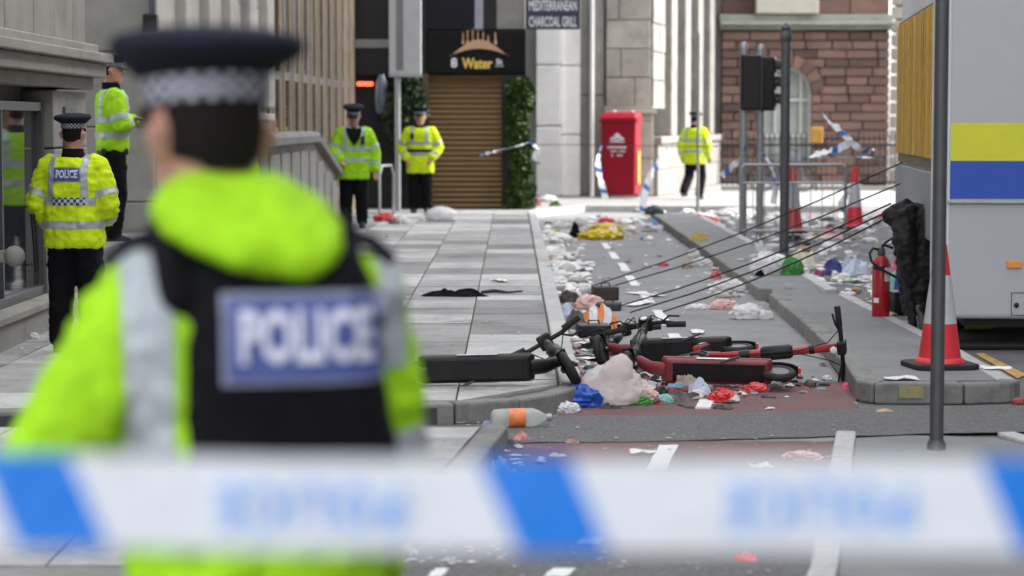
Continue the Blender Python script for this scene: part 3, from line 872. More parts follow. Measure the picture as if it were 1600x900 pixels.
# ------------------------------------------------------------------ people
def sring(c, a, b, p=2.3, n=28):
    out = []
    for j in range(n):
        t = 2*PI*j/n; ct, s_ = math.cos(t), math.sin(t)
        out.append(Vector((c[0]+a*math.copysign(abs(ct)**(2/p), ct), c[1]+b*math.copysign(abs(s_)**(2/p), s_), c[2])))
    return out
def stack(mb, rows, p=2.3):
    mb.rings([sring((r[3] if len(r) > 3 else 0, r[4] if len(r) > 4 else 0, r[0]), r[1], r[2], p) for r in rows])
def limb(mb, pts, rr, n=14):
    pts = [Vector(p) for p in pts]
    # densify with a smooth bend and close with rounded ends
    P_, R_ = [], []
    for i in range(len(pts)-1):
        for k in range(4):
            t = k/4; P_.append(pts[i].lerp(pts[i+1], t)); R_.append(rr[i]+(rr[i+1]-rr[i])*t)
    P_.append(pts[-1]); R_.append(rr[-1])
    d0 = (P_[0]-P_[1]).normalized(); d1 = (P_[-1]-P_[-2]).normalized()
    P2 = [P_[0]+d0*R_[0]*.8, P_[0]+d0*R_[0]*.5]+P_+[P_[-1]+d1*R_[-1]*.5, P_[-1]+d1*R_[-1]*.8]
    R2 = [R_[0]*.4, R_[0]*.85]+R_+[R_[-1]*.85, R_[-1]*.4]
    mb.rings(chain_rings(P2, R2, n))
def remesh(mb, voxel, smooth=4, wr=0.0, wf=9.0, seed=0):
    me = mb.mesh('tmp')
    o = bpy.data.objects.new('tmp', me); COL.objects.link(o)
    m = o.modifiers.new('r', 'REMESH'); m.mode = 'VOXEL'; m.voxel_size = voxel
    s = o.modifiers.new('s', 'SMOOTH'); s.factor = .5; s.iterations = smooth
    dg = bpy.context.evaluated_depsgraph_get()
    out = bpy.data.meshes.new_from_object(o.evaluated_get(dg))
    bpy.data.objects.remove(o)
    if wr > 0:
        off = Vector((seed*3.1, seed*1.7, seed*.9))
        nrm = [v.normal.copy() for v in out.vertices]
        for v, n in zip(out.vertices, nrm):
            q = Vector((v.co.x, v.co.y, v.co.z*1.3))
            w = noise.noise(q*wf+off)+.5*noise.noise(q*wf*2.3+off)
            w = abs(w)*1.3-.35
            v.co += n*(wr*w)
    for p in out.polygons: p.use_smooth = True
    return out

def torso_rows(fat=0.0, hem=.8, lean=(0,0)):
    rows = [(hem,.185,.135),(hem+.05,.195,.142),(1.0,.19,.14),(1.1,.185,.138),(1.22,.195,.14),(1.34,.205,.142),(1.41,.2,.132),(1.455,.165,.11),(1.49,.11,.085)]
    return [(z, a+fat, b+fat*.8, lean[0]*max(0, z-.95), lean[1]*max(0, z-.95)) for z, a, b in rows]

class Figure:
    """a standing person, facing local -y; x<0 is the viewer's left when the figure faces the camera"""
    def __init__(s, loc, rz, label, arms, legs=None, lean=(0,0), fat=0.0, hem=.8, hat=True, head_turn=0.0, head_tilt=0.0, hivis=None,
                 sleeve=1.0, group='police officers in hi-vis jackets', voxel=.015, seed=1, scale=1.0, wr=.012, hatmat=None, head_scale=1.0):
        s.root = empty('person', loc, rz, label, 'person', group)
        s.root.scale = (scale,)*3
        s.lean = lean; s.arms = {k: [Vector(p) for p in v[:3]] for k, v in arms.items()}
        legs = legs or {'a': [(-.1,0,.9),(-.115,-.02,.5),(-.12,.02,.09)], 'b': [(.1,0,.9),(.115,-.02,.5),(.12,.02,.09)]}
        s.fat = fat; s.hem = hem; s.rows = torso_rows(fat, hem, lean)
        hx, hy = lean[0]*.62, lean[1]*.62
        s.hc = Vector((hx, hy-.012, 0))
        T = Matrix.Translation(Vector((hx, hy, 1.55))) @ Matrix.Rotation(head_turn, 4, 'Z') @ Matrix.Rotation(head_tilt, 4, 'X') @ Matrix.Scale(head_scale, 4) @ Matrix.Translation(Vector((0,0,-1.55)))
        s.HT = T
        # ---- body: one continuous mesh
        b = MB()
        stack(b, [(.84,.12,.09),(.9,.15,.1),(1.0,.145,.1),(1.1,.135,.095,lean[0]*.15,lean[1]*.15),(1.25,.15,.1,lean[0]*.3,lean[1]*.3),(1.38,.16,.1,lean[0]*.43,lean[1]*.43),(1.45,.11,.08,lean[0]*.5,lean[1]*.5),(1.5,.07,.065,lean[0]*.55,lean[1]*.55)])
        limb(b, [(hx*.9, hy+.012, 1.44), T @ Vector((0,.012,1.58))], [.066,.06])
        hd = [(1.535,.03,.035,0,-.055),(1.55,.05,.062,0,-.035),(1.585,.063,.083,0,-.012),(1.63,.071,.095,0,-.004),(1.67,.076,.1,0,0),(1.71,.075,.099,0,.002),(1.745,.064,.083,0,.002),(1.77,.035,.045,0,.002)]
        rs = [[T @ p for p in sring((r[3], r[4], r[0]), r[1], r[2], 2.1, 20)] for r in hd]
        b.rings(rs)
        nose = [(0,-.09,1.685),(0,-.108,1.655),(0,-.118,1.635),(0,-.1,1.625)]
        b.rings(chain_rings([T @ Vector(q) for q in nose], [.008,.011,.014,.01], 8))
        for sx in (-1, 1):
            b.rings(chain_rings([T @ Vector(q) for q in ((sx*.07,.012,1.695),(sx*.088,.024,1.672),(sx*.08,.012,1.628))], [.014,.021,.011], 8))
            b.rings(chain_rings([T @ Vector(q) for q in ((sx*.012,-.096,1.692),(sx*.045,-.088,1.694))], [.008,.008], 6))
        b.rings(chain_rings([T @ Vector(q) for q in ((-.022,-.093,1.593),(0,-.1,1.594),(.022,-.093,1.593))], [.006,.009,.006], 6))
        s.hands = {}
        for k, pts in s.arms.items():
            limb(b, pts, [.05,.04,.028])
            s.hand(b, pts, 1 if k == 'b' else -1)
        for k, pts in legs.items():
            limb(b, pts, [.085,.06,.042])
            f = Vector(pts[2]); limb(b, [f+Vector((0,.03,-.04)), f+Vector((0,-.13,-.055))], [.035,.03])
        me = remesh(b, .0085, 2); me.name = 'body'
        s.body = link('body', me, SKIN, s.root)
        # ---- trousers and boots
        t = MB()
        stack(t, [(.8,.16,.118),(.86,.172,.126),(.95,.17,.122),(1.02,.165,.12)])
        for k, pts in legs.items():
            limb(t, [(pts[0][0], pts[0][1], pts[0][2]-.02), pts[1], (pts[2][0], pts[2][1], pts[2][2]+.02)], [.118,.104,.088])
        me = remesh(t, .016, 3, wr, 8, seed); s.trousers = link('trousers', me, BLACKC, s.root)
        for k, pts in legs.items():
            f = Vector(pts[2]); m = MB()
            m.rings([sring((f.x, f.y-.045+dy, z), a, bb, 2.4, 18) for z, a, bb, dy in ((f.z-.09,.046,.135,0),(f.z-.06,.052,.14,0),(f.z-.03,.048,.125,.005),(f.z,.043,.075,.035),(f.z+.07,.05,.056,.045))])
            m.build('boot', BLACKR, s.root, smooth=True)
        # ---- jacket
        hv = hivis or HIVIS
        j = MB(); stack(j, s.rows, 2.5)
        s.ar = [.088+fat*.5, .076+fat*.4, .062+fat*.3]
        s.slv = {}
        for k, pts in s.arms.items():
            sh = pts[0]; wr_ = pts[1].lerp(pts[2], .93*sleeve)
            s.slv[k] = [sh, pts[1], wr_]
            limb(j, [sh+Vector((-.06 if sh.x > 0 else .06, 0, .012)), sh, pts[1], wr_], [s.ar[0]*.95, s.ar[0], s.ar[1], s.ar[2]], 16)
        me = remesh(j, voxel, 4, wr, 9, seed+5)
        s.jbm = bmesh.new(); s.jbm.from_mesh(me)
        s.jmesh = me
        s.hv = hv
        s.bands = []
        # ---- collar, hair, eyes
        c = MB(); lx, ly = lean[0]*.53, lean[1]*.53
        c.rings([sring((lx, ly+dy, z), a, bb, 2.2, 20) for z, a, bb, dy in ((1.44,.115,.095,0),(1.49,.095,.088,.004),(1.53,.082,.085,.01),(1.56,.078,.082,.014))], True)
        s.collar = c.build('collar', BLACKC, s.root, smooth=True)
        h = MB(); rows = [(1.612,.05,.088,0,.0),(1.635,.072,.0985,0,0),(1.67,.078,.1045,0,.002),(1.71,.0785,.1035,0,.004),(1.745,.067,.086,0,.004),(1.775,.037,.047,0,.004)]
        rs = [[T @ (p+Vector((0,.004,0))) for p in sring((r[3], r[4], r[0]), r[1], r[2], 2.1, 28)] for r in rows]
        n = 28; k0 = 0; vs_ = [p for r in rs for p in r]; fs = []
        for i in range(len(rs)-1):
            for q in range(n):
                a_ = 2*PI*(q+.5)/n
                front = math.sin(a_) < (-.15 if i >= 3 else .3)
                if front and i < 3: continue
                fs.append((i*n+q, i*n+(q+1) % n, (i+1)*n+(q+1) % n, (i+1)*n+q))
        h.add(vs_, fs); s.hair = h.build('hair', HAIR, s.root, smooth=True)
        for sx in (-1, 1):
            e = MB(); e.sphere(tuple(T @ Vector((sx*.031,-.091,1.672))), .0085, 8); e.build('eye', BLACKP, s.root, smooth=True)
        m_ = MB(); m_.rings(chain_rings([T @ Vector(q) for q in ((-.02,-.099,1.59),(0,-.106,1.59),(.02,-.099,1.59))], [.002,.004,.002], 6)); m_.build('mouth', mat('lips', (.35,.13,.11), .5, .1, 30), s.root)
        if hat: s.cap(hatmat)
    def hand(s, b, pts, side):
        w = pts[2]; d = (pts[2]-pts[1]).normalized()
        up = Vector((0,0,1)) if abs(d.z) < .8 else Vector((0,-1,0))
        x = d.cross(up).normalized()*side; n = x.cross(d).normalized()
        pal = w+d*.05
        rs = []
        for t, a, bb in ((-.03,.026,.02),(.0,.03,.018),(.04,.04,.016),(.085,.042,.014),(.1,.036,.01)):
            c = w+d*t
            rs.append([c+x*(a*math.cos(2*PI*i/12))+n*(bb*math.sin(2*PI*i/12)) for i in range(12)])
        b.rings(rs)
        for i, L in enumerate((.068,.078,.073,.056)):
            base = w+d*.085+x*(-.031+.0205*i)
            k1 = base+d*(L*.5)+n*(.006); k2 = k1+(d*.8+n*-.55).normalized()*(L*.3); k3 = k2+(d*.5+n*-.85).normalized()*(L*.25)
            b.rings(chain_rings([base, k1, k2, k3], [.0092,.0088,.0082,.006], 8))
        tb = w+d*.025+x*-.035
        b.rings(chain_rings([tb+x*.015, tb+(d*.6-x*.7).normalized()*.03, tb+(d*.6-x*.7).normalized()*.035+(d*.95-n*.3).normalized()*.03], [.012,.0105,.008], 8))
    def cap(s, hm=None):
        T = s.HT; r = s.root; hm = hm or NAVY
        c = MB(); n = 32
        prof = [(1.715,.086,.108),(1.75,.087,.109),(1.757,.1,.122),(1.785,.137,.152),(1.803,.141,.156),(1.815,.13,.145),(1.826,.07,.08),(1.829,.02,.02)]
        rs = [[T @ (p+Vector((0,.004+(.02*(z-1.75)/.08 if z > 1.75 else 0), .012*(-(p.y)/.14) if z > 1.76 else 0))) for p in sring((0,0,z), a, bb, 2.05, n)] for z, a, bb in prof]
        c.rings(rs); cap = c.build('cap', hm, r, smooth=True)
        # chequered band: three rows of alternating squares
        bd = MB(); n = 40
        for i in range(3):
            for q in range(n):
                bd.cur = (i+q) % 2
                z0, z1 = 1.714+i*.0125, 1.714+(i+1)*.0125
                a0, a1 = 2*PI*q/n, 2*PI*(q+1)/n
                pt = [(.0895*math.cos(a), .1115*math.sin(a)+.004, z) for a, z in ((a0,z0),(a1,z0),(a1,z1),(a0,z1))]
                bd.add([T @ Vector(p) for p in pt], [(0,1,2,3)])
        bd.build('chequered_band', [BLACKP, mat('dull_white_band', (.36,.37,.43), .6, .1, 20)], cap)
        pk = MB(); vs_ = []; m = 13
        for lay in (0, -.006):
            for i in range(m):
                a = PI+PI*(.12+.76*i/(m-1)); vs_.append((.088*math.cos(a), .11*math.sin(a)+.004, 1.718+lay))
            for i in range(m):
                a = PI+PI*(.12+.76*i/(m-1)); dd = .055*math.sin((a-PI))**1.0
                vs_.append((.092*math.cos(a), (.113+dd)*math.sin(a)+.004, 1.718-.03*math.sin(a-PI)+lay))
        fs = []
        for i in range(m-1):
            fs += [(i,i+1,m+i+1,m+i), (2*m+i,3*m+i,3*m+i+1,2*m+i+1), (m+i,m+i+1,3*m+i+1,3*m+i)]
        pk.add([T @ Vector(p) for p in vs_], fs); pk.build('peak', BLACKP, cap, smooth=True)
        bdg = MB(); bdg.lathe([(.002,0),(.016,.001),(.018,.006),(.006,.01)], (0,0,0), 10)
        o = bdg.build('badge', GMETAL, cap); o.matrix_local = T @ Matrix.Translation(Vector((0,-.108,1.765))) @ Matrix.Rotation(PI/2, 4, 'X')
    # ---- reflective bands cut out of the jacket surface itself
    def where(s, c):
        best = ('T', 0.0); 
        z = c.z; rows = s.rows
        a, b_, ox, oy = .2, .14, 0, 0
        for r0, r1 in zip(rows[:-1], rows[1:]):
            if r0[0] <= z <= r1[0]:
                t = (z-r0[0])/(r1[0]-r0[0]); a = r0[1]+(r1[1]-r0[1])*t; b_ = r0[2]+(r1[2]-r0[2])*t; ox = r0[3]; oy = r0[4]
        d = (math.hypot((c.x-ox)/a, (c.y-oy)/b_)-1)*min(a, b_)
        if z > 1.49: d += z-1.49
        bd = d
        for k, pts in s.slv.items():
            for i in range(2):
                A, B = pts[i], pts[i+1]; ab = B-A
                t = max(0, min(1, (c-A).dot(ab)/ab.dot(ab)))
                r = s.ar[i]+(s.ar[i+1]-s.ar[i])*t
                dd = (c-(A+ab*t)).length-r
                if dd < bd-.004: bd = dd; best = (k, i+t)
        return best
    def band(s, limb_, lo, hi, m=None, pred=None, axis=None, off=.003, name='reflective_band'):
        bm = s.jbm
        if limb_ in 'T*':
            no = Vector(axis or (0,0,1)).normalized(); p0 = no*lo; p1 = no*hi
        else:
            pts = s.slv[limb_]; i = int(min(1, lo)); A, B = pts[i], pts[i+1]
            no = (B-A).normalized(); p0 = A.lerp(B, lo-i); p1 = A.lerp(B, hi-i)
        def ok(f):
            c = f.calc_center_median()
            w = s.where(c)
            if limb_ != '*' and w[0] != limb_: return False
            if limb_ not in 'T*' and int(min(1.999, w[1])) != int(min(1, lo)): 
                return False
            return pred is None or pred(c)
        for pp in (p0, p1):
            fs = [f for f in bm.faces if abs((f.calc_center_median()-pp).dot(no)) < .03 and ok(f)]
            if fs:
                es = {e for f in fs for e in f.edges}; vv = {v for f in fs for v in f.verts}
                bmesh.ops.bisect_plane(bm, geom=list(fs)+list(es)+list(vv), plane_co=pp, plane_no=no)
        bm.normal_update()
        sel = [f for f in bm.faces if (f.calc_center_median()-p0).dot(no) > 0 and (f.calc_center_median()-p1).dot(no) < 0 and ok(f)]
        if not sel: return None
        idx = {}; vs_ = []; fcs = []
        for f in sel:
            q = []
            for v in f.verts:
                if v not in idx: idx[v] = len(vs_); vs_.append(v.co+v.normal*off)
                q.append(idx[v])
            fcs.append(q)
        par = list(range(len(vs_)))
        def find(i):
            while par[i] != i: par[i] = par[par[i]]; i = par[i]
            return i
        for q in fcs:
            for i in q[1:]: par[find(i)] = find(q[0])
        comp = {}
        for q in fcs: comp.setdefault(find(q[0]), []).append(q)
        for c_, qs in comp.items():                       # each separate stretch of band is a piece of its own
            if len(qs) < 8: continue
            mp = {}; v2 = []; f2 = []
            for q in qs:
                r = []
                for i in q:
                    if i not in mp: mp[i] = len(v2); v2.append(vs_[i])
                    r.append(mp[i])
                f2.append(r)
            me = bpy.data.meshes.new(name); me.from_pydata(v2, [], f2); me.update()
            for p in me.polygons: p.use_smooth = True
            link(name, me, m or REFL, s.root)
    def drape(s, me, origin, sx=1.0, off=.006, back=True):
        """lay a flat mesh (x, z in its x, y) on the jacket or vest surface"""
        bvh = BVHTree.FromBMesh(s.jbm)
        sg = 1 if back else -1
        for v in me.vertices:
            x = origin[0]+v.co.x*(-sx if back else sx); z = origin[1]+v.co.y; e = v.co.z
            h = bvh.ray_cast(Vector((x, sg*.8, z)), Vector((0,-sg,0)))
            y = h[0].y if h[0] else sg*.15
            v.co = Vector((x, y+sg*(off+e), z))
        me.update()
        return me
    def patch(s, origin, w, h, m, off=.006, name='patch', parent=None, back=True, n=14):
        mb = MB(); vs_ = []; fs = []
        for i in range(n+1):
            for k in range(5): vs_.append((-w/2+w*i/n, -h/2+h*k/4, 0))
        for i in range(n):
            for k in range(4): fs.append((i*5+k, (i+1)*5+k, (i+1)*5+k+1, i*5+k+1))
        mb.add(vs_, fs); me = mb.mesh(name)
        s.drape(me, origin, 1, off, back)
        return link(name, me, m, parent or s.root)
    def police_patch(s, origin, w, h, border=True):
        if border: s.patch(origin, w+.016, h+.016, mat('pale_patch_edge', (.2,.21,.3), .5, .1, 20), .005, 'patch_border')
        p = s.patch(origin, w, h, BLUEPATCH, .008, 'police_patch')
        me = text_mesh('POLICE', h*.86, .004*h/.12, 'CENTER', 1.0, 0, 2)
        xs = [v.co.x for v in me.vertices]; k = w*.86/(max(xs)-min(xs))
        for v in me.vertices: v.co.x *= k
        bm = bmesh.new(); bm.from_mesh(me); bmesh.ops.triangulate(bm, faces=bm.faces)
        bmesh.ops.subdivide_edges(bm, edges=[e for e in bm.edges if e.calc_length() > .03], cuts=2)
        bm.to_mesh(me); bm.free()
        s.drape(me, origin, 1, .011)
        link('lettering', me, mat('lilac_white_print', (.55,.56,.66), .6, .05, 20), p)
    def finish(s):
        s.jbm.to_mesh(s.jmesh); 
        for p in s.jmesh.polygons: p.use_smooth = True
        link('jacket', s.jmesh, s.hv, s.root)
        s.jbm.free()
        return s.root

CHEQ = None
def chequer(name, size=.024):
    m = bpy.data.materials.new(name); m.use_nodes = True
    nt = m.node_tree; b = nt.nodes['Principled BSDF']
    tc = nt.nodes.new('ShaderNodeTexCoord'); mp = nt.nodes.new('ShaderNodeMapping')
    mp.inputs['Scale'].default_value = (1, 0, 1)
    ck = nt.nodes.new('ShaderNodeTexChecker'); ck.inputs['Scale'].default_value = 1/size
    ck.inputs['Color1'].default_value = (.02,.03,.08,1); ck.inputs['Color2'].default_value = (.4,.44,.47,1)
    nt.links.new(tc.outputs['Object'], mp.inputs[0]); nt.links.new(mp.outputs[0], ck.inputs['Vector'])
    nt.links.new(ck.outputs['Color'], b.inputs['Base Color']); b.inputs['Roughness'].default_value = .5
    return m
CHEQ = chequer('blue_silver_chequer')
def hang(sx, out=.05, fwd=-.04):
    return [(sx*.185,0,1.41), (sx*(.225+out),fwd*.3,1.14), (sx*(.215+out*1.2),fwd-.06,.89)]
def std_bands(f, zc=(1.16,1.23), zl=(.98,1.04), arms=((.62,.8),(1.62,1.82)), vert=True, cheq=True, keys=('a','b')):
    f.band('T', zc[0], zc[1], CHEQ if cheq else REFL, pred=(lambda c: abs(c.x) < .13) if cheq else None)
    if cheq: f.band('T', zc[0], zc[1], REFL, pred=lambda c: abs(c.x) >= .13)
    f.band('T', zl[0], zl[1])
    for k in keys:
        for lo, hi in arms: f.band(k, lo, hi)
    if vert:
        for sg in (-1, 1):
            lo, hi = (.105, .155) if sg > 0 else (-.155, -.105)
            f.band('T', lo, hi, REFL, pred=lambda c: c.z > zc[1]+.002, axis=(1,0,0))

# nearest officer, back to the camera
fg_loc = P(402, 1790, 0); fg_loc = Vector(((401-800)/960.0, 3.75, .0))
f = Figure(fg_loc, PI+R(14), 'blurred officer in black POLICE vest standing right behind the cordon tape, back to camera',
           {'a': [(-.165,0,1.4), (-.205,-.02,1.13), (-.2,-.16,.93)], 'b': [(.185,0,1.395), (.345,.07,1.16), (.27,-.17,1.08)]},
           lean=(.125,-.0), fat=.018, hem=.78, voxel=.011, seed=3, wr=.02, head_tilt=R(4), head_turn=R(17), head_scale=1.1)
# (turned by 180 degrees: 'b' is the arm on the viewer's left)
f.band('*', .15, .225, REFL, pred=lambda c: 1.17 < c.z < 1.5 and c.y > .0, axis=(1,0,0))
f.band('*', -.235, -.185, REFL, pred=lambda c: 1.3 < c.z < 1.48 and c.y > .0, axis=(1,0,0))
f.band('b', 1.55, 1.8); f.band('a', .75, .95); f.band('a', 1.5, 1.7)
# black vest over the jacket, drawn as a fitted shell with arm openings
vz = [(1.06,.19,.168),(1.12,.185,.176),(1.22,.175,.184),(1.3,.168,.186),(1.38,.165,.182),(1.435,.165,.165),(1.475,.15,.135),(1.5,.1,.1)]
v_ = MB(); v_.rings([sring((f.lean[0]*(z-.95)*.5-.045, .004, z), a*1.02, b_, 4.0, 44) for z, a, b_ in vz])
for sx in (-1, 1):
    xx = sx*.135+.01
    v_.rings(chain_rings([Vector((xx,.12,1.40)), Vector((xx*1.05,.1,1.455)), Vector((xx*1.08,.045,1.495)), Vector((xx*1.08,-.03,1.505)), Vector((xx*1.05,-.09,1.47)), Vector((xx,-.12,1.40))], [(.06,.022)]*6, 14))
me = remesh(v_, .012, 3, .006, 7, 4)
vest = link('vest', me, BLACKC, f.root)
for sx in (-1, 1):
    ep = MB(); ep.rings(chain_rings([Vector((sx*.15+.01,.0,1.52)), Vector((sx*.2+.01,.0,1.505)), Vector((sx*.235+.01,.0,1.475))], [(.035,.012),(.04,.014),(.036,.01)], 12)); ep.build('epaulette', NAVY, f.root, smooth=True)
keep = f.jbm; vb = bmesh.new(); vb.from_mesh(vest.data); f.jbm = vb
f.police_patch((-.052, 1.365), .25, .128)
vb.free(); f.jbm = keep
hood = MB()
rows = [(1.455,.035,.022,.15,-.05),(1.472,.085,.04,.145,-.04),(1.495,.125,.075,.115,-.02),(1.53,.15,.105,.07,.0),(1.565,.142,.112,.04,.012),(1.59,.122,.105,.03,.022),(1.61,.095,.095,.022,.03),(1.62,.075,.082,.02,.035)]
hood.rings([sring((xo+.02, yo, z), a, b_, 2.3, 28) for z, a, b_, yo, xo in rows])
bpy.data.objects.remove(f.collar)
link('hood', remesh(hood, .01, 4, .012, 8, 9), HIVIS, f.root)
f.finish()

# officer with back to camera by the shop window
o1 = P(118, 560, .12); o1 = Vector((-3.02, 15.9, .12))
f = Figure(o1, PI-R(8), 'officer with POLICE on the back standing by the shop window', {
    'a': [(-.19,0,1.41), (-.27,.02,1.14), (-.2,-.2,1.02)], 'b': [(.19,0,1.41), (.285,.04,1.14), (.2,-.1,.92)]}, fat=.04, hivis=HIVIS_Y, seed=11, wr=.018, scale=.9)
std_bands(f, zc=(1.13,1.19), zl=(.95,1.01), arms=((.62,.8),(1.5,1.78)))
f.police_patch((0, 1.365), .2, .095)
for sx in (-1, 1): MB().box(sx*.15-.045, sx*.15+.045, -.04, .05, 1.478, 1.505).build('epaulette', BLACKC, f.root, bevel=.01)
bt = MB(); bt.tube([(.3,.1,1.06),(.27,.1,.62)], [.02,.016], 8); bt.tube([(.3,.1,1.03),(.28,.16,1.02)], [.015,.012], 8); bt.build('baton', BLACKP, f.root, smooth=True)
f.finish()
# officer hidden behind the nearest one, mirrored in the shop window
f = Figure(Vector((-2.72, 21.9, .12)), PI-R(30), 'officer behind the nearest one, seen only as a reflection in the shop window', {
    'a': hang(-1), 'b': hang(1)}, fat=.03, seed=17, wr=.014)
std_bands(f, cheq=False)
f.finish()
# officer standing up on the steps, turned to the right, arms folded
f = Figure(Vector((-3.86, 22.3, .53)), PI/2+R(18), 'officer with folded arms standing on the steps in front of the grey return wall', {
    'a': [(-.19,0,1.41), (-.27,-.05,1.15), (.02,-.19,1.17)], 'b': [(.19,0,1.41), (.27,-.06,1.15), (-.02,-.2,1.2)]}, fat=.02, hem=.9, seed=15, wr=.014)
std_bands(f, zc=(1.17,1.23), zl=(1.02,1.08), arms=((.65,.85),(1.3,1.5)), cheq=False)
f.band('b', 1.2, 1.4, CHEQ)
MB().box(-.18, .18, -.13, .13, .86, .93).build('belt', BLACKP, f.root, bevel=.02)
rd = MB(); rd.box(.1, .17, -.17, -.12, 1.3, 1.42); rd.build('radio', BLACKP, f.root, bevel=.008)
f.finish()
# officer facing the camera by the parapet
o3 = P(556, 364, .12); s3 = FPX/o3.y
f = Figure(Vector((X_(553, 34.6), 34.6, .12)), R(6), 'officer facing the camera beside the parapet wall with head lowered', {
    'a': [(-.19,0,1.41), (-.3,-.06,1.15), (-.2,-.26,1.02)], 'b': [(.2,0,1.41), (.32,.0,1.13), (.32,-.1,.87)]}, fat=.05, hem=.74, seed=21, head_tilt=R(16), wr=.014, head_scale=1.12)
std_bands(f, zc=(1.16,1.22), zl=(1.0,1.06), cheq=False)
for sx in (-1, 1): MB().box(sx*.17-.05, sx*.17+.05, -.05, .06, 1.475, 1.51).build('epaulette', BLACKC, f.root, bevel=.012)
rd = MB(); rd.box(.1, .16, -.235, -.19, 1.26, 1.38); rd.tube([(.15,-.21,1.38),(.15,-.21,1.47)], .008, 6); rd.build('radio', BLACKP, f.root, bevel=.006)
vv = MB(); vv.add([(-.12,-.17,1.47),(.12,-.17,1.47),(.08,-.205,1.34),(.0,-.207,1.24),(-.07,-.205,1.34),(-.11,-.11,1.51),(.11,-.11,1.51)], [(0,4,3,2,1),(5,0,1,6)]); vv.build('dark_jumper', BLACKC, f.root)
sc_ = MB()
for sx in (-1, 1): sc_.add([(sx*.02,-.135,1.49),(sx*.075,-.12,1.55),(sx*.085,-.1,1.5),(sx*.035,-.145,1.44)], [(0,1,2,3)])
sc_.build('shirt_collar', WHITEPR, f.root)
f.finish()
# officer facing the camera in front of the shutter
f = Figure(Vector((X_(657, 40.6), 40.6, .12)), R(-4), 'officer facing the camera in front of the shutter, hands in jacket pockets', {
    'a': [(-.2,0,1.41), (-.33,.02,1.14), (-.22,-.14,.96)], 'b': [(.2,0,1.41), (.33,.02,1.14), (.22,-.14,.96)]}, fat=.05, hem=.7, hivis=HIVIS_Y, seed=25, wr=.014, head_scale=1.12)
std_bands(f, zc=(1.2,1.25), zl=(1.01,1.06), cheq=False)
for sx in (-1, 1): MB().box(sx*.17-.045, sx*.17+.045, -.05, .06, 1.475, 1.505).build('epaulette', BLACKC, f.root, bevel=.012)
rd = MB(); rd.box(-.15, -.09, -.235, -.19, 1.3, 1.4); rd.build('radio', BLACKP, f.root, bevel=.006)
MB().rings([sring((0,0,z), .252, .196, 2.5, 28) for z in (1.07,1.12)]).build('belt', BLACKP, f.root, smooth=True)
f.finish()
# officer walking away in the sun
f = Figure(Vector((X_(1085, 48.3), 48.3, .1)), PI-R(28), 'officer walking away along the far sunlit pavement', {
    'a': hang(-1), 'b': [(.185,0,1.41),(.28,.08,1.15),(.27,.03,.9)]}, legs={'a': [(-.09,0,.9),(-.1,-.14,.5),(-.1,-.02,.09)], 'b': [(.09,0,.9),(.1,.05,.5),(.1,.33,.16)]},
    fat=.04, hem=.74, hivis=HIVIS_Y, seed=31, hat=True, head_tilt=R(10))
std_bands(f, zc=(1.2,1.26), zl=(.98,1.04), cheq=False)
f.finish()
# ------------------------------------------------------------------ cordon tape in front of the camera's officer
YT = 1.95
def ribbon(name, pts, width, m, up=None, twist=0.0, wob=0.0, seed=0, parent=None, sub=6, u0=0.0):
    pts = [Vector(p) for p in pts]; rng = random.Random(seed)
    # Catmull-Rom
    Q = []
    for i in range(len(pts)-1):
        p0 = pts[max(0, i-1)]; p1 = pts[i]; p2 = pts[i+1]; p3 = pts[min(len(pts)-1, i+2)]
        for k in range(sub):
            t = k/sub
            Q.append(.5*((2*p1)+(p2-p0)*t+(2*p0-5*p1+4*p2-p3)*t*t+(3*p1-p0-3*p2+p3)*t**3))
    Q.append(pts[-1])
    vs_ = []; uv = []; L = u0
    for i, q in enumerate(Q):
        t = (Q[min(i+1, len(Q)-1)]-Q[max(i-1, 0)]).normalized()
        a = Vector(up) if up else (Vector((0,-1,.3)))
        s_ = (a-t*a.dot(t)).normalized()
        ang = twist*i/len(Q)+wob*noise.noise(Vector((i*.35, seed, 0)))
        s_ = Matrix.Rotation(ang, 3, t) @ s_
        if i: L += (Q[i]-Q[i-1]).length
        n = t.cross(s_)
        for k, w in enumerate((-.5, 0, .5)):
            cr_ = n*(width*.12*wob*noise.noise(Vector((i*.5, seed+9, k)))) 
            vs_.append(q+s_*(w*width)+cr_); uv.append((L, w*width))
    fs = []
    for i in range(len(Q)-1):
        for k in range(2): fs.append((i*3+k, i*3+k+1, (i+1)*3+k+1, (i+1)*3+k))
    me = bpy.data.meshes.new(name); me.from_pydata([tuple(v) for v in vs_], [], fs); me.update()
    ul = me.uv_layers.new(name='UVMap')
    for lp in me.loops: ul.data[lp.index].uv = uv[lp.vertex_index]
    for p in me.polygons: p.use_smooth = True
    return link(name, me, m, parent)
ps = [PY(px, py, YT) for px, py in ((-500,778),(-100,780),(200,784),(450,789),(800,789),(1200,789),(1700,791),(2100,793))]
s_px = FPX/YT
TAPE_BIG = ribbon_mat('police_tape_print', 790/s_px, 145/s_px, -.44, base=(.66,.68,.72), stripe=(.003,.17,.64))
L0 = (ps[0]-ps[-1]).length
big = empty('cordon_tape', (0, YT, ps[3].z), 0, 'blue and white striped police tape stretched across the whole picture', 'cordon tape')
rb_ = ribbon('tape_band', [p-big.location for p in ps], 148/s_px, TAPE_BIG, up=(0,0,1), seed=2, wob=.08, parent=big, u0=0.0)
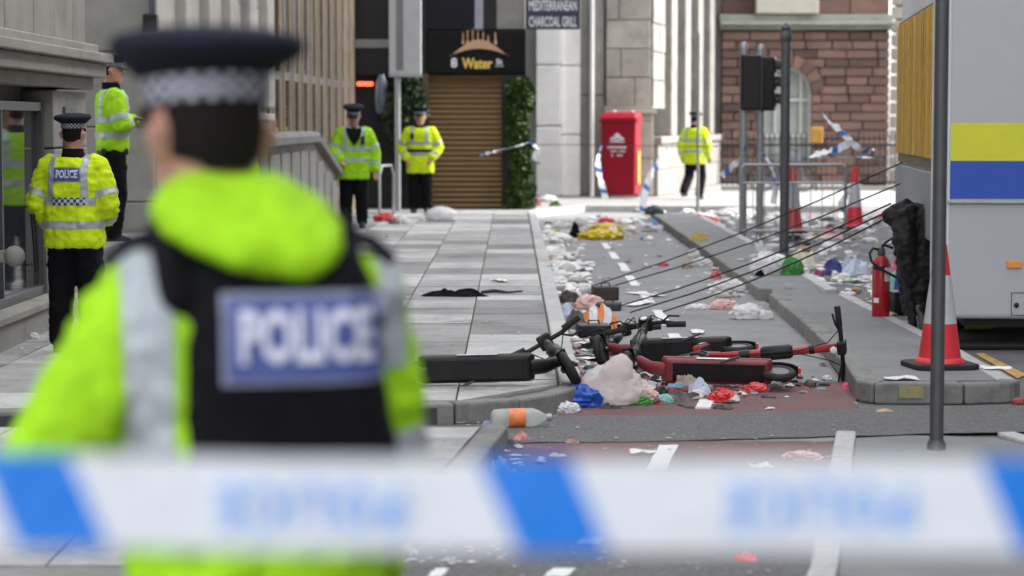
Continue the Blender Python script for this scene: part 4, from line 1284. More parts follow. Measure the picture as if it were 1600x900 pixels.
# shift the print so that a blue bar sits where the photograph has it
_uv = rb_.data.uv_layers[0].data
x_first = ps[0].x; x_bar = PY(850, 785, YT).x
sh_ = (x_bar-x_first-.5*145/s_px)
for d_ in _uv: d_.uv = (d_.uv[0]-sh_, d_.uv[1]*-1)
TAPETXT = mat('tape_lettering_blue', (.1,.33,.8), .5, .1, 20)
for pxc in (488, 1282, -300, 2070):
    c = PY(pxc, 787, YT)
    me = text_mesh('POLICE', .052, .0012, 'CENTER', 1.25, 0, 2)
    xs = [v.co.x for v in me.vertices]; k = (290/s_px)/(max(xs)-min(xs))
    o = link('tape_lettering', me, TAPETXT, big)
    o.location = Vector((c.x, YT-.004, c.z))-big.location; o.rotation_euler = (PI/2, PI, 0); o.scale = (k, 1, 1)

# ------------------------------------------------------------------ posts, cones, street furniture
def post(loc, h, r, label, name='post', m=DMETAL, cap=True, group=None):
    e = empty(name, loc, 0, label, 'post', group)
    MB().lathe([(r*1.0,-.02),(r,h-.03),(r*.96,h)], (0,0,0), 16).build('shaft', m, e, smooth=True)
    MB().lathe([(r*1.35,0),(r*1.35,.03),(r*1.02,.05)], (0,0,0), 16).build('collar', m, e, smooth=True)
    if cap: MB().lathe([(r*1.05,0),(r*1.25,.03),(r*1.25,.08),(r*.8,.12),(r*1.0,.16),(r*.3,.21)], (0,0,h), 14).build('finial', m, e, smooth=True)
    return e
post(P(1463,702,.03), 3.4, .036, 'tall dark grey post standing on the low island in front of the van', cap=False)
pp = P(1225,402,.11); post(pp, 2.55, .055, 'dark post with turned finial beside the barrier')
pp = P(1090,333,.1); post(pp, 3.2, .028, 'thin grey post on the far pavement in front of the walking officer', m=GMETAL, cap=False)
def cone(loc, rz, label):
    e = empty('traffic_cone', loc, rz, label, 'traffic cone', 'red and white traffic cones')
    b = MB(); b.prism([(-.225,-.17),(-.17,-.225),(.17,-.225),(.225,-.17),(.225,.17),(.17,.225),(-.17,.225),(-.225,.17)], 0, .045); b.build('base', BLACKR, e, bevel=.012)
    MB().lathe([(.175,.045),(.17,.065),(.145,.085),(.112,.36)], (0,0,0), 28, cap=False).build('cone_body', RED, e, smooth=True)
    MB().lathe([(.1133,.358),(.069,.745)], (0,0,0), 28, cap=False).build('sleeve', CREFL, e, smooth=True)
    MB().lathe([(.067,.742),(.042,.96),(.04,.985),(.03,1.0)], (0,0,0), 28).build('tip', RED, e, smooth=True)
    return e
cone(P(1468,574,.112), R(8), 'large red and white cone on the island by the van, half hidden by the post').scale = (.95,.95,.81)
cone(P(1335,358,0), R(20), 'red and white cone standing upright beyond the barrier, clear of the posts')
cone(P(1238,364,.11), R(-12), 'red and white cone standing inside the barrier behind the dark post')
# fire extinguisher
e = empty('fire_extinguisher', P(1376,494,.112), R(10), 'red fire extinguisher standing upright on the island', 'fire extinguisher')
MB().lathe([(.068,0),(.073,.01),(.073,.42),(.066,.455),(.045,.485),(.028,.5),(.026,.53)], (0,0,0), 24).build('cylinder', EXTRED, e, smooth=True)
MB().lathe([(.03,.5),(.034,.515),(.03,.55),(.018,.57)], (0,0,0), 14).build('valve', DMETAL, e, smooth=True)
hn = MB(); hn.tube([(0,0,.57),(.03,0,.585),(.1,0,.56)], .011, 8); hn.tube([(0,0,.575),(.04,0,.61),(.1,0,.645)], .01, 8); hn.build('lever', BLACKP, e, smooth=True)
hs = MB(); hs.tube([(-.02,0,.55),(-.08,-.02,.56),(-.115,-.04,.52),(-.11,-.07,.46),(-.05,-.09,.40),(.05,-.09,.35),(.16,-.06,.30),(.24,-.03,.27)], .011, 8); hs.build('hose', BLACKR, e, smooth=True)
lb = MB(); rs = []
for a in range(9):
    t = -PI/2+.05+a*.12; rs.append([(.0745*math.cos(t), .0745*math.sin(t), z) for z in (.29,.405)])
lb.add([p for r in rs for p in r], [(i*2,(i+1)*2,(i+1)*2+1,i*2+1) for i in range(8)]); lb.build('white_label', WHITEP, e)
lb = MB(); rs = []
for a in range(7):
    t = -PI+.3+a*.12; rs.append([(.0745*math.cos(t), .0745*math.sin(t), z) for z in (.115,.155)])
lb.add([p for r in rs for p in r], [(i*2,(i+1)*2,(i+1)*2+1,i*2+1) for i in range(6)]); lb.build('small_label', WHITEP, e)
lb = MB(); rs = []
for a in range(13):
    t = -PI+.1+a*.14; rs.append([(.0742*math.cos(t), .0742*math.sin(t), z) for z in (.385,.415)])
lb.add([p for r in rs for p in r], [(i*2,(i+1)*2,(i+1)*2+1,i*2+1) for i in range(12)]); lb.build('black_band', BLACKP, e)
# pedestrian barrier
bl = P(1158,377,.0); br = P(1320,377,.0)
e = empty('pedestrian_barrier', bl, math.atan2(br.y-bl.y, br.x-bl.x), 'galvanised steel pedestrian barrier around the traffic lights', 'barrier')
Lb = (br-bl).length
fr = MB(); fr.tube([(0,0,0),(0,0,1.06),(.05,0,1.1),(Lb-.05,0,1.1),(Lb,0,1.06),(Lb,0,0)], .022, 8); fr.build('frame', GMETAL, e, smooth=True)
MB().tube([(0,0,.84),(Lb,0,.84)], .018, 8).build('rail', GMETAL, e, smooth=True)
MB().tube([(0,0,.15),(Lb,0,.15)], .018, 8).build('rail', GMETAL, e, smooth=True)
for i in range(1, 9):
    MB().tube([(i*Lb/9,0,.15),(i*Lb/9,0,.84)], .006, 6).build('bar', GMETAL, e)
for x in (.02, Lb-.02): MB().box(x-.03, x+.03, -.28, .28, 0, .02).build('foot', GMETAL, e)
MB().tube([(Lb*.5,.02,0),(Lb*.5,.02,1.1)], .016, 8).build('post', GMETAL, e, smooth=True)
# traffic lights
def signal(loc, h, rz, label, head_dx):
    e = empty('traffic_light', loc, 0, label, 'traffic light', 'traffic lights by the barrier')
    MB().lathe([(.055,0),(.055,h)], (0,0,0), 14).build('pole', GMETAL, e, smooth=True)
    MB().lathe([(.06,0),(.05,.06),(.02,.09)], (0,0,h), 12).build('pole_cap', GMETAL, e, smooth=True)
    b = MB(); b.box(-.15,.15,-.1,.12,-.4,.4); hd_ = b.build('signal_head', BLACKP, e, bevel=.03); hd_.location = (head_dx, -.02, h-.5); hd_.rotation_euler = (0,0,rz)
    for i, c in enumerate(((.12,.01,.01),(.12,.06,.01),(.01,.09,.05))):
        zc = .25-.25*i
        l_ = MB(); l_.lathe([(.095,0),(.085,.02),(.02,.03)], (0,0,0), 18); o = l_.build('lens', mat('dark_lens_%d' % i, c, .3, .1, 5), hd_, smooth=True)
        o.location = (0,-.1,zc); o.rotation_euler = (PI/2,0,0)
        v = MB(); ring_a = []; ring_b = []
        for k in range(13):
            a = -.35+ (PI+.7)*k/12
            ring_a.append((.112*math.cos(a), -.1, zc+.112*math.sin(a))); ring_b.append((.112*math.cos(a), -.29+.03*abs(math.cos(a)), zc+.112*math.sin(a)-.02))
        v.add(ring_a+ring_b, [(k,k+1,14+k,13+k) for k in range(12)])
        v.build('visor', BLACKP, hd_, smooth=True)
    br_ = MB(); br_.box(min(0,head_dx), max(0,head_dx), -.03, .03, -.02, .02); o = br_.build('bracket', BLACKP, e); o.location = (0,0,h-.2)
    br_ = MB(); br_.box(min(0,head_dx), max(0,head_dx), -.03, .03, -.02, .02); o = br_.build('bracket', BLACKP, e); o.location = (0,0,h-.8)
    return e
pA = P(1163,377,0); signal(pA+Vector((0,.25,0)), 2.78, PI, 'black traffic light head on the pole at the barrier end, seen from behind', .1)
pB = P(1190,372,0); signal(pB+Vector((0,.3,0)), 2.78, R(78), 'black traffic light turned sideways showing its hooded visors', .12)
# sign box on a post near the shutter
e = empty('post_sign', Vector((X_(622,41.6), 41.6, .1)), 0, 'grey boxed sign on a post above the two facing officers', 'sign')
MB().lathe([(.05,0),(.05,2.7)], (0,0,0), 12).build('pole', GMETAL, e, smooth=True)
sb = MB(); z0 = PY(622,118,41.6).z-.1; sb.box(-.15,.43,-.09,.09,z0,z0+1.9); so = sb.build('sign_box', mat('sign_box_grey', (.42,.42,.43), .5, .08, 4), e, bevel=.02)
MB().box(-.02,.11,-.1,-.089,z0+.1,z0+1.8).build('side_channel', mat('sign_channel', (.16,.165,.17), .5, .1, 5), so)
MB().box(-.152,.432,-.1,.1,z0-.03,z0+.05).build('bottom_trim', GMETAL, so, bevel=.01)
# cycle hoop near the officers
e = tag(MB().tube([(-.3,0,0),(-.3,0,.7),(-.2,0,.85),(.2,0,.85),(.3,0,.7),(.3,0,0)], .025, 8).build('cycle_hoop', GMETAL, smooth=True), 'steel cycle hoop between the two facing officers', 'cycle hoop')
e.location = Vector((X_(604,39.5), 39.5, .12)); e.rotation_euler = (0,0,R(70))
# red bin
e = empty('red_bin', Vector((X_(970,49.4), 49.4, .1)), R(-12), 'tall red plastic wheeled bin against the far stone building', 'bin')
Hb = 1.76
bd = MB(); bd.add([(-.36,-.34,.06),(.36,-.34,.06),(.36,.34,.06),(-.36,.34,.06),(-.38,-.37,Hb-.1),(.38,-.37,Hb-.1),(.38,.37,Hb-.1),(-.38,.37,Hb-.1)], [(0,3,2,1),(4,5,6,7),(0,1,5,4),(1,2,6,5),(2,3,7,6),(3,0,4,7)])
bd.build('bin_body', BINRED, e, bevel=.04, seg=3)
MB().box(-.41,.41,-.42,.42,Hb-.14,Hb-.08).build('rim', BINRED, e, bevel=.015)
ld = MB(); ld.add([(-.42,-.44,Hb-.078),(.42,-.44,Hb-.078),(.42,.42,Hb-.078),(-.42,.42,Hb-.078),(-.36,-.3,Hb+.05),(.36,-.3,Hb+.05),(.36,.32,Hb+.08),(-.36,.32,Hb+.08)], [(0,3,2,1),(4,5,6,7),(0,1,5,4),(1,2,6,5),(2,3,7,6),(3,0,4,7)])
lid = ld.build('lid', BINRED, e, bevel=.05, seg=4)
for x in (-.2,.2): MB().lathe([(.05,0),(.04,.07),(.02,.09)], (x,.3,Hb+.02), 10).build('lid_knob', mat('pale_plastic', (.5,.45,.42), .5, .1, 8), lid, smooth=True)
MB().tube([(-.32,.46,Hb-.12),(-.32,.52,Hb-.06),(.32,.52,Hb-.06),(.32,.46,Hb-.12)], .02, 8).build('handle', BINRED, e, smooth=True)
for x in (-.3,.3): 
    w = MB(); w.torus((x,.3,.1), .075, .028, 'X', 20, 8); w.build('wheel', BLACKR, e, smooth=True)
em = MB(); em.torus((0,0,0), .07, .012, 'Y', 20, 6); em.lathe([(.04,-.02),(.045,.02),(.02,.06),(.012,.1)], (0,0,.0), 10, sy=.3); em.box(-.16,.16,-.006,.006,-.1,-.08); em.box(-.14,-.08,-.006,.006,-.05,.0); em.box(.08,.14,-.006,.006,-.05,.0)
o = em.build('white_emblem', WHITEPR, e); o.location = (-.02,-.384,1.29); o.rotation_euler = (R(-2.5),0,0)
for i, (w, h) in enumerate(((.4,.045),(.36,.03),(.24,.03))):
    tb_ = MB(); n = int(w/.035); rg = random.Random(i)
    for k in range(n):
        if rg.random() < .15: continue
        x = -w/2+k*w/n; tb_.box(x, x+w/n*.7, -.004, .004, -h/2*rg.uniform(.6,1), h/2)
    o = tb_.build('white_print_line', WHITEPR, e); o.location = (-.02,-.376+.0,1.08-i*.085); o.rotation_euler = (R(-2.5),0,0)
yl = MB(); yl.box(.392,.398,-.2,.15,.3,1.0); o = yl.build('yellow_sticker', mat('orange_sticker', (.6,.25,.03), .5, .2, 6), e)
# yellow notice on the railings, parked bicycle
e = empty('notice_board', Vector((X_(1275,54.6), 54.6, .1)), 0, 'small yellow ochre notice board on the black railings', 'sign')
MB().box(-.15,.15,-.03,.03,1.12,1.5).build('board', mat('yellow_board', (.36,.18,.02), .6, .3, 6, grime=.3), e, bevel=.05)
MB().box(-.02,.02,.03,.06,0,1.4).build('stake', BLACKP, e)
e = empty('bicycle', Vector((X_(1222,53.6), 53.6, .1)), R(10), 'dark bicycle leaning on the black railings', 'bicycle')
for x in (-.5,.5):
    w = empty('wheel'); w.parent = e; w.location = (x,0,.32)
    MB().torus((0,0,0), .3, .02, 'Y', 28, 6).build('tyre', BLACKR, w, smooth=True)
    sp = MB()
    for k in range(10): sp.tube([(0,0,0),(.29*math.cos(k*PI/5),0,.29*math.sin(k*PI/5))], .002, 4)
    sp.build('spokes', GMETAL, w)
fr = MB(); A, B, C_, D_, H_ = (-.5,0,.32), (-.08,0,.28), (-.2,0,.78), (.36,0,.8), (.5,0,.32)
for p, q in ((A,B),(B,C_),(C_,A),(C_,D_),(B,D_),(D_,H_)): fr.tube([p,q], .016, 8)
fr.build('frame', mat('bike_blue', (.04,.06,.12), .4, .1, 6), e, smooth=True)
MB().box(-.32,-.08,-.06,.06,.84,.88).build('saddle', BLACKR, e, bevel=.02)
MB().tube([(.3,-.28,1.0),(.34,-.1,.95),(.35,0,.95),(.34,.1,.95),(.3,.28,1.0)], .014, 8).build('handlebar', BLACKP, e, smooth=True)

# ------------------------------------------------------------------ police van
vl = Vector((3.2, 17.15, 0)); rzv = R(-5.7)
van = empty('police_van', vl, rzv, 'pale grey police van with yellow and blue rear stripes parked beside the island', 'van')
VW, VL_, VZ0, VZ1 = 2.3, 4.6, .24, 3.05
body = MB(); body.box(0, VW, 0, VL_, VZ0, VZ1); body.build('body', LPANEL, van, bevel=.035, seg=3)
zs = lambda py: PY(1540, py, 17.15).z
MB().box(.045, VW-.045, -.006, .0, zs(251), zs(192)).build('yellow_stripe', YREF, van)
MB().box(.045, VW-.045, -.006, .0, zs(310), zs(252)).build('blue_stripe', BREF, van)
rl = MB(); rl.box(.04, VW-.04, -.03, .0, zs(318), zs(312.5)); rl.build('rub_rail', GMETAL, van, bevel=.006)
MB().box(-.012, .06, -.012, .05, VZ0+.01, VZ1-.02).build('corner_post', WPANEL, van, bevel=.012)
MB().box(VW-.06, VW+.012, -.012, .05, VZ0+.01, VZ1-.02).build('corner_post', WPANEL, van, bevel=.012)
xs_ = lambda px: PY(px, 400, 17.15).x-3.2
MB().box(xs_(1571), xs_(1594), -.02, .0, zs(418), zs(407)).build('marker_lamp', ORANGE, van, bevel=.005)
hx0, hx1, hz0, hz1 = xs_(1579), xs_(1640), zs(492), zs(456)
hb = MB(); t_ = .006
for bx in ((hx0,hx1,hz1-t_,hz1),(hx0,hx1,hz0,hz0+t_),(hx0,hx0+t_,hz0+t_,hz1-t_),(hx1-t_,hx1,hz0+t_,hz1-t_)): hb.box(bx[0],bx[1],-.004,0,bx[2],bx[3])
hat_ = hb.build('hatch', DMETAL, van)
MB().lathe([(.02,0),(.018,.012),(.006,.015)], (0,0,0), 12).build('lock', BLACKP, hat_).matrix_local = Matrix.Translation(Vector((hx0+.04,-.003,zs(476)))) @ Matrix.Rotation(PI/2,4,'X')
# left side: amber slatted blind behind a pale frame
MB().box(-.03, 0, .42, 4.5, zs(272)+.02, zs(-4)).build('side_panel', mat('side_brown', (.12,.085,.05), .7, .2, 8), van)
yy = .44
while yy < 4.4:
    MB().box(-.05-.012*random.random(), -.03, yy, yy+random.choice((.1,.13,.15)), zs(250), zs(2)).build('amber_slat', AMBER, van, bevel=.01); yy += .18
MB().box(-.05, 0, .1, .42, VZ0+.3, VZ1-.05).build('side_frame', WPANEL, van, bevel=.012)
MB().box(-.045, 0, .42, 4.55, VZ0+.55, zs(272)).build('side_skirt', mat('skirt_grey', (.2,.21,.22), .6, .1, 5, grime=.3), van, bevel=.012)
for x, yw in ((.14,1.75),(VW-.42,1.75),(.14,3.7),(VW-.42,3.7)):
    w = empty('wheel'); w.parent = van; w.location = (x+.14, yw, .36)
    MB().torus((0,0,0), .26, .1, 'X', 28, 10).build('tyre', BLACKR, w, smooth=True)
    MB().lathe([(.19,-.06),(.19,.06),(.08,.08)], (0,0,0), 18).build('rim', GMETAL, w, smooth=True).rotation_euler = (0,PI/2,0)
MB().box(.2, VW-.2, .3, VL_-.2, .16, VZ0).build('chassis', BLACKP, van)
rw = MB(); rw.tube([(-.05,-.02,0),(.02,-.04,.03),(.12,-.03,.02),(.2,0,.04),(.24,.03,0)], [.02,.05,.055,.04,.02], 8)
o = tag(rw.build('yellow_hose', mat('yellow_hose', (.5,.42,.03), .5, .2, 12), smooth=True), 'coil of yellow hose lying under the van', 'hose'); o.location = P(1530,512,0)-Vector((.08,0,0))
# rear light in red seen between post and cone
MB().box(xs_(1456)+.04, xs_(1456)+.08, -.03, -.012, zs(408), zs(378)).build('tail_lamp', RED, van, bevel=.006)

# ------------------------------------------------------------------ crumpled cloth and bags
def crumple(size, seed, amp=.35, freq=2.2, sub=4, sharp=True, flat=True, spikes=0):
    bm = bmesh.new(); bmesh.ops.create_icosphere(bm, subdivisions=sub, radius=1)
    off = Vector((seed*1.37, seed*2.11, seed*.73)); rng = random.Random(seed)
    sp = [Vector((rng.uniform(-1,1), rng.uniform(-1,1), rng.uniform(.2,1))).normalized() for _ in range(spikes)]
    for v in bm.verts:
        n = v.co.normalized()
        w = noise.noise(n*freq+off); w2 = noise.noise(n*freq*2.7+off); w3 = noise.noise(n*freq*6+off)
        if sharp: w = 1-2*abs(w)*1.3; w2 = .6-1.6*abs(w2); w3 = .5-1.3*abs(w3)
        r = 1+amp*(w*.6+w2*.45+w3*.22)
        for q in sp:
            d = max(0, n.dot(q)-.86)/.14; r += d*d*.9
        v.co = n*r
        if flat and v.co.z < -.35: v.co.z = -.35-(v.co.z+.35)*-.15
    z0 = min(v.co.z for v in bm.verts)
    for v in bm.verts: v.co = Vector((v.co.x*size[0], v.co.y*size[1], (v.co.z-z0)*size[2]))
    me = bpy.data.meshes.new('crumple'); bm.to_mesh(me); bm.free()
    for p in me.polygons: p.use_smooth = True
    try: me.set_sharp_from_angle(angle=R(55))
    except Exception: pass
    return me
def cloth(size, seed, m=16, n=40):
    """a dropped, rucked piece of cloth: an irregular sheet with ridges and overhanging folds"""
    off = Vector((seed*1.7, seed*.9, seed*2.3))
    def rg(q): return 1-2*abs(noise.noise(q))
    mb = MB(); vs_ = []
    for i in range(m+1):
        r = i/m
        for k in range(n):
            a = 2*PI*k/n; c = Vector((math.cos(a), math.sin(a), 0))
            Rr = 1+.4*noise.noise(c*1.3+off)+.18*noise.noise(c*3.5+off)
            q = c*(Rr*r)
            w = noise.noise_vector(q*2.6+off)*(.28*r*(1-r)*4)
            h = (1-r**2.4)*(.35+.65*max(0, rg(q*1.4+off)))+.4*max(0, rg(q*3.4+off))*(1-r**3)+.12*rg(q*8+off)*(1-r)
            p = q+Vector((w.x, w.y, 0))
            vs_.append((p.x*size[0], p.y*size[1], max(.012, h)*size[2]*.8 if i < m else .003))
    fs = []
    for i in range(m):
        for k in range(n): fs.append((i*n+k, i*n+(k+1) % n, (i+1)*n+(k+1) % n, (i+1)*n+k))
    mb.add(vs_, fs)
    me = mb.mesh('cloth', True)
    return me
SEED = [100]
def bag(name, px, py, wpx, hpx, m, label, cat, z=0.0, depth=.8, amp=.35, freq=2.2, spikes=0, rz=0.0, sub=3, group=None):
    """a crumpled thing whose base centre is seen at (px, py); size in photograph pixels at its own distance"""
    p = P(px, py, z); s = FPX/p.y; SEED[0] += 1
    w = wpx/s/2; h = hpx/s
    me = crumple((w*.85, w*depth*.85, h*.62), SEED[0], amp*1.25, freq, max(4, sub), True, True, spikes) if ('bag' in m.name or 'plastic' in m.name) else cloth((w*.95, w*depth*.95, h), SEED[0])
    zmax = max(v.co.z for v in me.vertices); k = h/zmax
    for v in me.vertices: v.co.z *= k
    o = link(name, me, m); o.location = p+Vector((0, w*depth*.5, -.004)); o.rotation_euler = (0,0,rz)
    return tag(o, label, cat, group)
# ------------------------------------------------------------------ e-scooters
def scooter(loc, ex, ez, label, red=REDP, steer=0.0, dark=False, stem_m=None):
    """ex: world direction of travel axis, ez: world direction of its 'up' axis"""
    ex = Vector(ex).normalized(); ez = Vector(ez); ez = (ez-ex*ez.dot(ex)).normalized(); ey = ez.cross(ex)
    e = empty('electric_scooter', (0,0,0), 0, label, 'scooter', 'electric scooters lying on the track')
    M = Matrix((ex, ey, ez)).transposed().to_4x4(); M.translation = Vector(loc); e.matrix_world = M
    dk = MB(); dk.add([(-.40,-.08,.09),(.24,-.08,.09),(.24,.08,.09),(-.40,.08,.09),(-.44,-.085,.15),(.28,-.085,.15),(.28,.085,.15),(-.44,.085,.15)], [(0,3,2,1),(4,5,6,7),(0,1,5,4),(1,2,6,5),(2,3,7,6),(3,0,4,7)])
    dko = dk.build('deck', BLACKP if dark else red, e, bevel=.018)
    MB().box(-.41,.24,-.07,.07,.151,.157).build('grip_mat', BLACKR, dko, bevel=.002)
    MB().box(-.38,.2,-.06,.06,.082,.0895).build('underside_cover', BLACKP, dko, bevel=.002)
    MB().box(-.42,.26,-.0865,-.0855,.125,.14).build('side_strip', DEEPRED, dko)
    MB().box(-.42,.26,.0855,.0865,.125,.14).build('side_strip', DEEPRED, dko)
    nk = MB(); nk.tube([(.24,0,.12),(.34,0,.16),(.42,0,.3)], [(.05,.035),(.045,.03),(.035,.035)], 10); nk.build('neck', red, e, smooth=True)
    fd = MB(); rs = []
    for k in range(8):
        a = R(20+k*20); rs.append([Vector((-.47+.135*math.cos(a), yy, .11+.135*math.sin(a))) for yy in (-.035,.035)]+[Vector((-.47+.125*math.cos(a), yy, .11+.125*math.sin(a))) for yy in (.035,-.035)])
    fd.rings(rs); fd.build('rear_fender', BLACKP, e)
    tl = MB(); tl.box(-.615,-.595,-.02,.02,.16,.19); tl.build('tail_light', RED, e)
    def wheel(par, x, y=0, z=.11):
        w = empty('wheel'); w.parent = par; w.location = (x,y,z)
        MB().torus((0,0,0), .088, .025, 'Y', 28, 10).build('tyre', BLACKR, w, smooth=True)
        MB().lathe([(.068,-.018),(.068,.018),(.03,.026),(.012,.03)], (0,0,0), 18).build('rim', DMETAL, w, smooth=True).rotation_euler = (PI/2,0,0)
    wheel(e, -.47)
    ks = MB(); ks.tube([(-.1,.07,.09),(-.22,.12,.06)], .009, 6); ks.build('kickstand', DMETAL, e)
    # steering assembly turns about the stem
    A = Vector((.47,0,.2)); B = Vector((.38,0,1.08)); ax = (B-A).normalized()
    st = bpy.data.objects.new('steering_stem', MB().tube([A, A.lerp(B,.5), B], [.034,.03,.026], 12).mesh('stem', True)); COL.objects.link(st); st.data.materials.append(stem_m or red); st.parent = e
    st.matrix_local = Matrix.Translation(A) @ Matrix.Rotation(steer, 4, ax) @ Matrix.Translation(-A)
    fk = MB(); 
    for sy in (-1,1): fk.tube([A+Vector((0,sy*.02,.02)), Vector((.485,sy*.042,.16)), Vector((.49,sy*.042,.11))], [.016,.014,.012], 8)
    fk.build('fork', BLACKP, st, smooth=True)
    ff = MB(); rs = []
    for k in range(7):
        a = R(35+k*20); rs.append([Vector((.49+.13*math.cos(a), yy, .11+.13*math.sin(a))) for yy in (-.033,.033)]+[Vector((.49+.122*math.cos(a), yy, .11+.122*math.sin(a))) for yy in (.033,-.033)])
    ff.rings(rs); ff.build('front_fender', BLACKP, st)
    MB().torus((.49,0,.11), .088, .025, 'Y', 28, 10).build('front_tyre', BLACKR, st, smooth=True)
    MB().lathe([(.068,-.018),(.068,.018),(.03,.026),(.012,.03)], (0,0,0), 18).build('front_rim', DMETAL, st, smooth=True).matrix_local = Matrix.Translation(Vector((.49,0,.11))) @ Matrix.Rotation(PI/2,4,'X')
    b0 = A.lerp(B,.42); b1 = A.lerp(B,.66)
    pd = MB(); pd.tube([b0, b0.lerp(b1,.1), b0.lerp(b1,.9), b1], [(.036,.03),(.05,.042),(.05,.042),(.036,.03)], 12); pd.build('battery_pad', BLACKP, st, smooth=True)
    for t0, t1 in ((.26,.34),(.78,.82)):
        MB().tube([A.lerp(B,t0), A.lerp(B,t1)], .0355 if t0 < .5 else .031, 12).build('stem_band', BLACKP, st, smooth=True)
    hb = MB(); hb.tube([B+Vector((-.03,-.26,.01)), B+Vector((0,-.12,.02)), B+Vector((0,.12,.02)), B+Vector((-.03,.26,.01))], .015, 10); hb.build('handlebar', BLACKP, st, smooth=True)
    for sy in (-1,1):
        MB().tube([B+Vector((-.018,sy*.14,.014)), B+Vector((-.03,sy*.27,.01))], .021, 10).build('grip', BLACKR, st, smooth=True)
        MB().tube([B+Vector((.01,sy*.12,.01)), B+Vector((.05,sy*.17,-.005)), B+Vector((.045,sy*.24,-.02))], .007, 6).build('brake_lever', BLACKP, st, smooth=True)
    ds = MB(); ds.box(B.x-.05, B.x+.05, -.045, .045, B.z-.01, B.z+.05); ds.build('display_housing', BLACKP, st, bevel=.012)
    lt = MB(); lt.lathe([(.02,0),(.024,.01),(.01,.016)], (0,0,0), 12); lt.build('headlight', WHITEP, st).matrix_local = Matrix.Translation(B+Vector((.055,0,-.03))) @ Matrix.Rotation(PI/2,4,'Y')
    for sy in (-1, 1):
        MB().tube([B+Vector((.02,sy*.12,.01)), B+Vector((.09,sy*.06,-.06)), A.lerp(B,.72)+Vector((.045,sy*.012,0)), A.lerp(B,.2)+Vector((.04,sy*.015,0)), A+Vector((.03,sy*.03,-.02))], .004, 5).build('brake_cable', BLACKR, st, smooth=True)
    MB().box(-.2,.05,-.0875,-.0868,.103,.122).build('white_decal', WHITEPR, dko)
    MB().box(-.2,.05,.0868,.0875,.103,.122).build('white_decal', WHITEPR, dko)
    return e
p = P(860, 606, .12)
scooter((p.x-.36, p.y+.02, .215), (1,.03,.02), (-.12,1,.06), 'black scooter lying on its side on the pavement corner, deck underside towards camera', dark=True, red=BLACKP, steer=R(62))
p = P(1092, 592, 0)
scooter((p.x-.06, p.y+.42, .10), (-.22,-.95,.05), (1,-.16,.10), 'red scooter lying flat with stem pointing at the island kerb', steer=R(12))
p = P(1012, 614, 0)
scooter((p.x+.36, p.y+.02, .1), (-1,.06,.02), (.02,.93,.2), 'red scooter under the pinkish bag with raised handlebar', steer=R(80), red=DEEPRED, stem_m=BLACKP)
p = P(1045, 580, 0)
scooter((p.x, p.y+.05, .12), (-1,.12,-.04), (-.15,.9,.05), 'dark scooter half buried in bags beside the pavement kerb', steer=R(80), red=DEEPRED, stem_m=BLACKP, dark=True)

# ------------------------------------------------------------------ litter one can pick out
BROWN = mat('brown_leather', (.035,.022,.018), .6, .2, 12, .3, 60)
DGREY = mat('dark_grey_cloth', (.05,.05,.055), .85, .25, 15, .3, 80)
GREYC = mat('grey_brown_cloth', (.13,.115,.105), .9, .25, 15, .3, 80)
STRIPEB = mat('blue_cloth', (.04,.05,.2), .8, .3, 12, .3, 60)
PALEBL = mat('pale_blue_cloth', (.5,.54,.66), .85, .15, 12, .3, 60)
PINK = mat('pink_cloth', (.7,.1,.2), .8, .2, 10, .3, 60)
SALMON = bag_mat('salmon_bag', (.78,.5,.48))
TEALB = bag_mat('teal_plastic', (.3,.62,.56))
CREAM = mat('cream_cloth', (.62,.56,.46), .85, .15, 10, .3, 60)
MULTI = mat('orange_white_print', (.75,.25,.07), .6, .1, 4)
bag('plastic_bag', 955, 634, 118, 84, PINKBAG, 'large crumpled pinkish see-through plastic bag over the scooters', 'plastic bag', 0, .6, .24, 1.7, 1, sub=5)
bag('plastic_bag', 908, 637, 66, 38, BLUEBAG, 'crumpled blue plastic bag in front of the scooters', 'plastic bag', 0, .8, .4, 2.6, sub=4)
bag('plastic_bag', 1010, 628, 40, 24, SALMON, 'small salmon plastic bag in front of the red scooter deck', 'plastic bag', 0, .8, .4, 2.6, sub=4)
bag('white_wrapper', 886, 646, 36, 20, WBAG, 'white wrapper beside the blue bag at the kerb corner', 'wrapper', 0, .8, .5, 3, sub=4)
bag('white_wrapper', 952, 640, 44, 12, DGREY, 'dark flattened cloth under the pinkish bag', 'cloth', 0, .5, .4, 3, sub=4)
bag('plastic_bag', 1000, 634, 36, 18, GREENBAG, 'dark green plastic bag on the track edge', 'plastic bag', 0, .6, .4, 3, sub=4)
bag('teal_wrapper', 1040, 632, 24, 18, TEALB, 'teal plastic wrapper between the green bag and red cloth', 'wrapper', 0, .7, .4, 3, sub=4)
bag('grey_cloth', 1062, 630, 50, 20, GREYC, 'grey brown cloth strip beside the teal wrapper', 'cloth', 0, .6, .4, 3, sub=4)
bag('white_shirt', 1094, 618, 40, 30, PALEBL, 'pale crumpled shirt beside the flat scooter wheel', 'shirt', 0, .6, .45, 2.6, 1, sub=4)
bag('red_cloth', 1132, 629, 46, 22, RED, 'bright red crumpled cloth near the white dash', 'cloth', 0, .7, .45, 3, sub=4)
bag('red_wrapper', 1182, 614, 38, 18, mat('scarlet_plastic', (.62,.07,.07), .4, .2, 8), 'scarlet plastic wrapper under the flat scooter stem', 'wrapper', 0, .7, .45, 3, sub=4)
bag('orange_peel_wrapper', 1124, 606, 22, 26, mat('orange_foil', (.6,.22,.05), .4, .4, 20), 'orange foil wrapper against the flat scooter', 'wrapper', 0, .7, .5, 3, sub=3)
bag('beige_sack', 1072, 612, 50, 28, mat('beige_cloth', (.36,.3,.26), .9, .2, 12, .3, 60), 'beige fabric bag leaning on the red scooter deck', 'bag', 0, .5, .3, 2, sub=4)
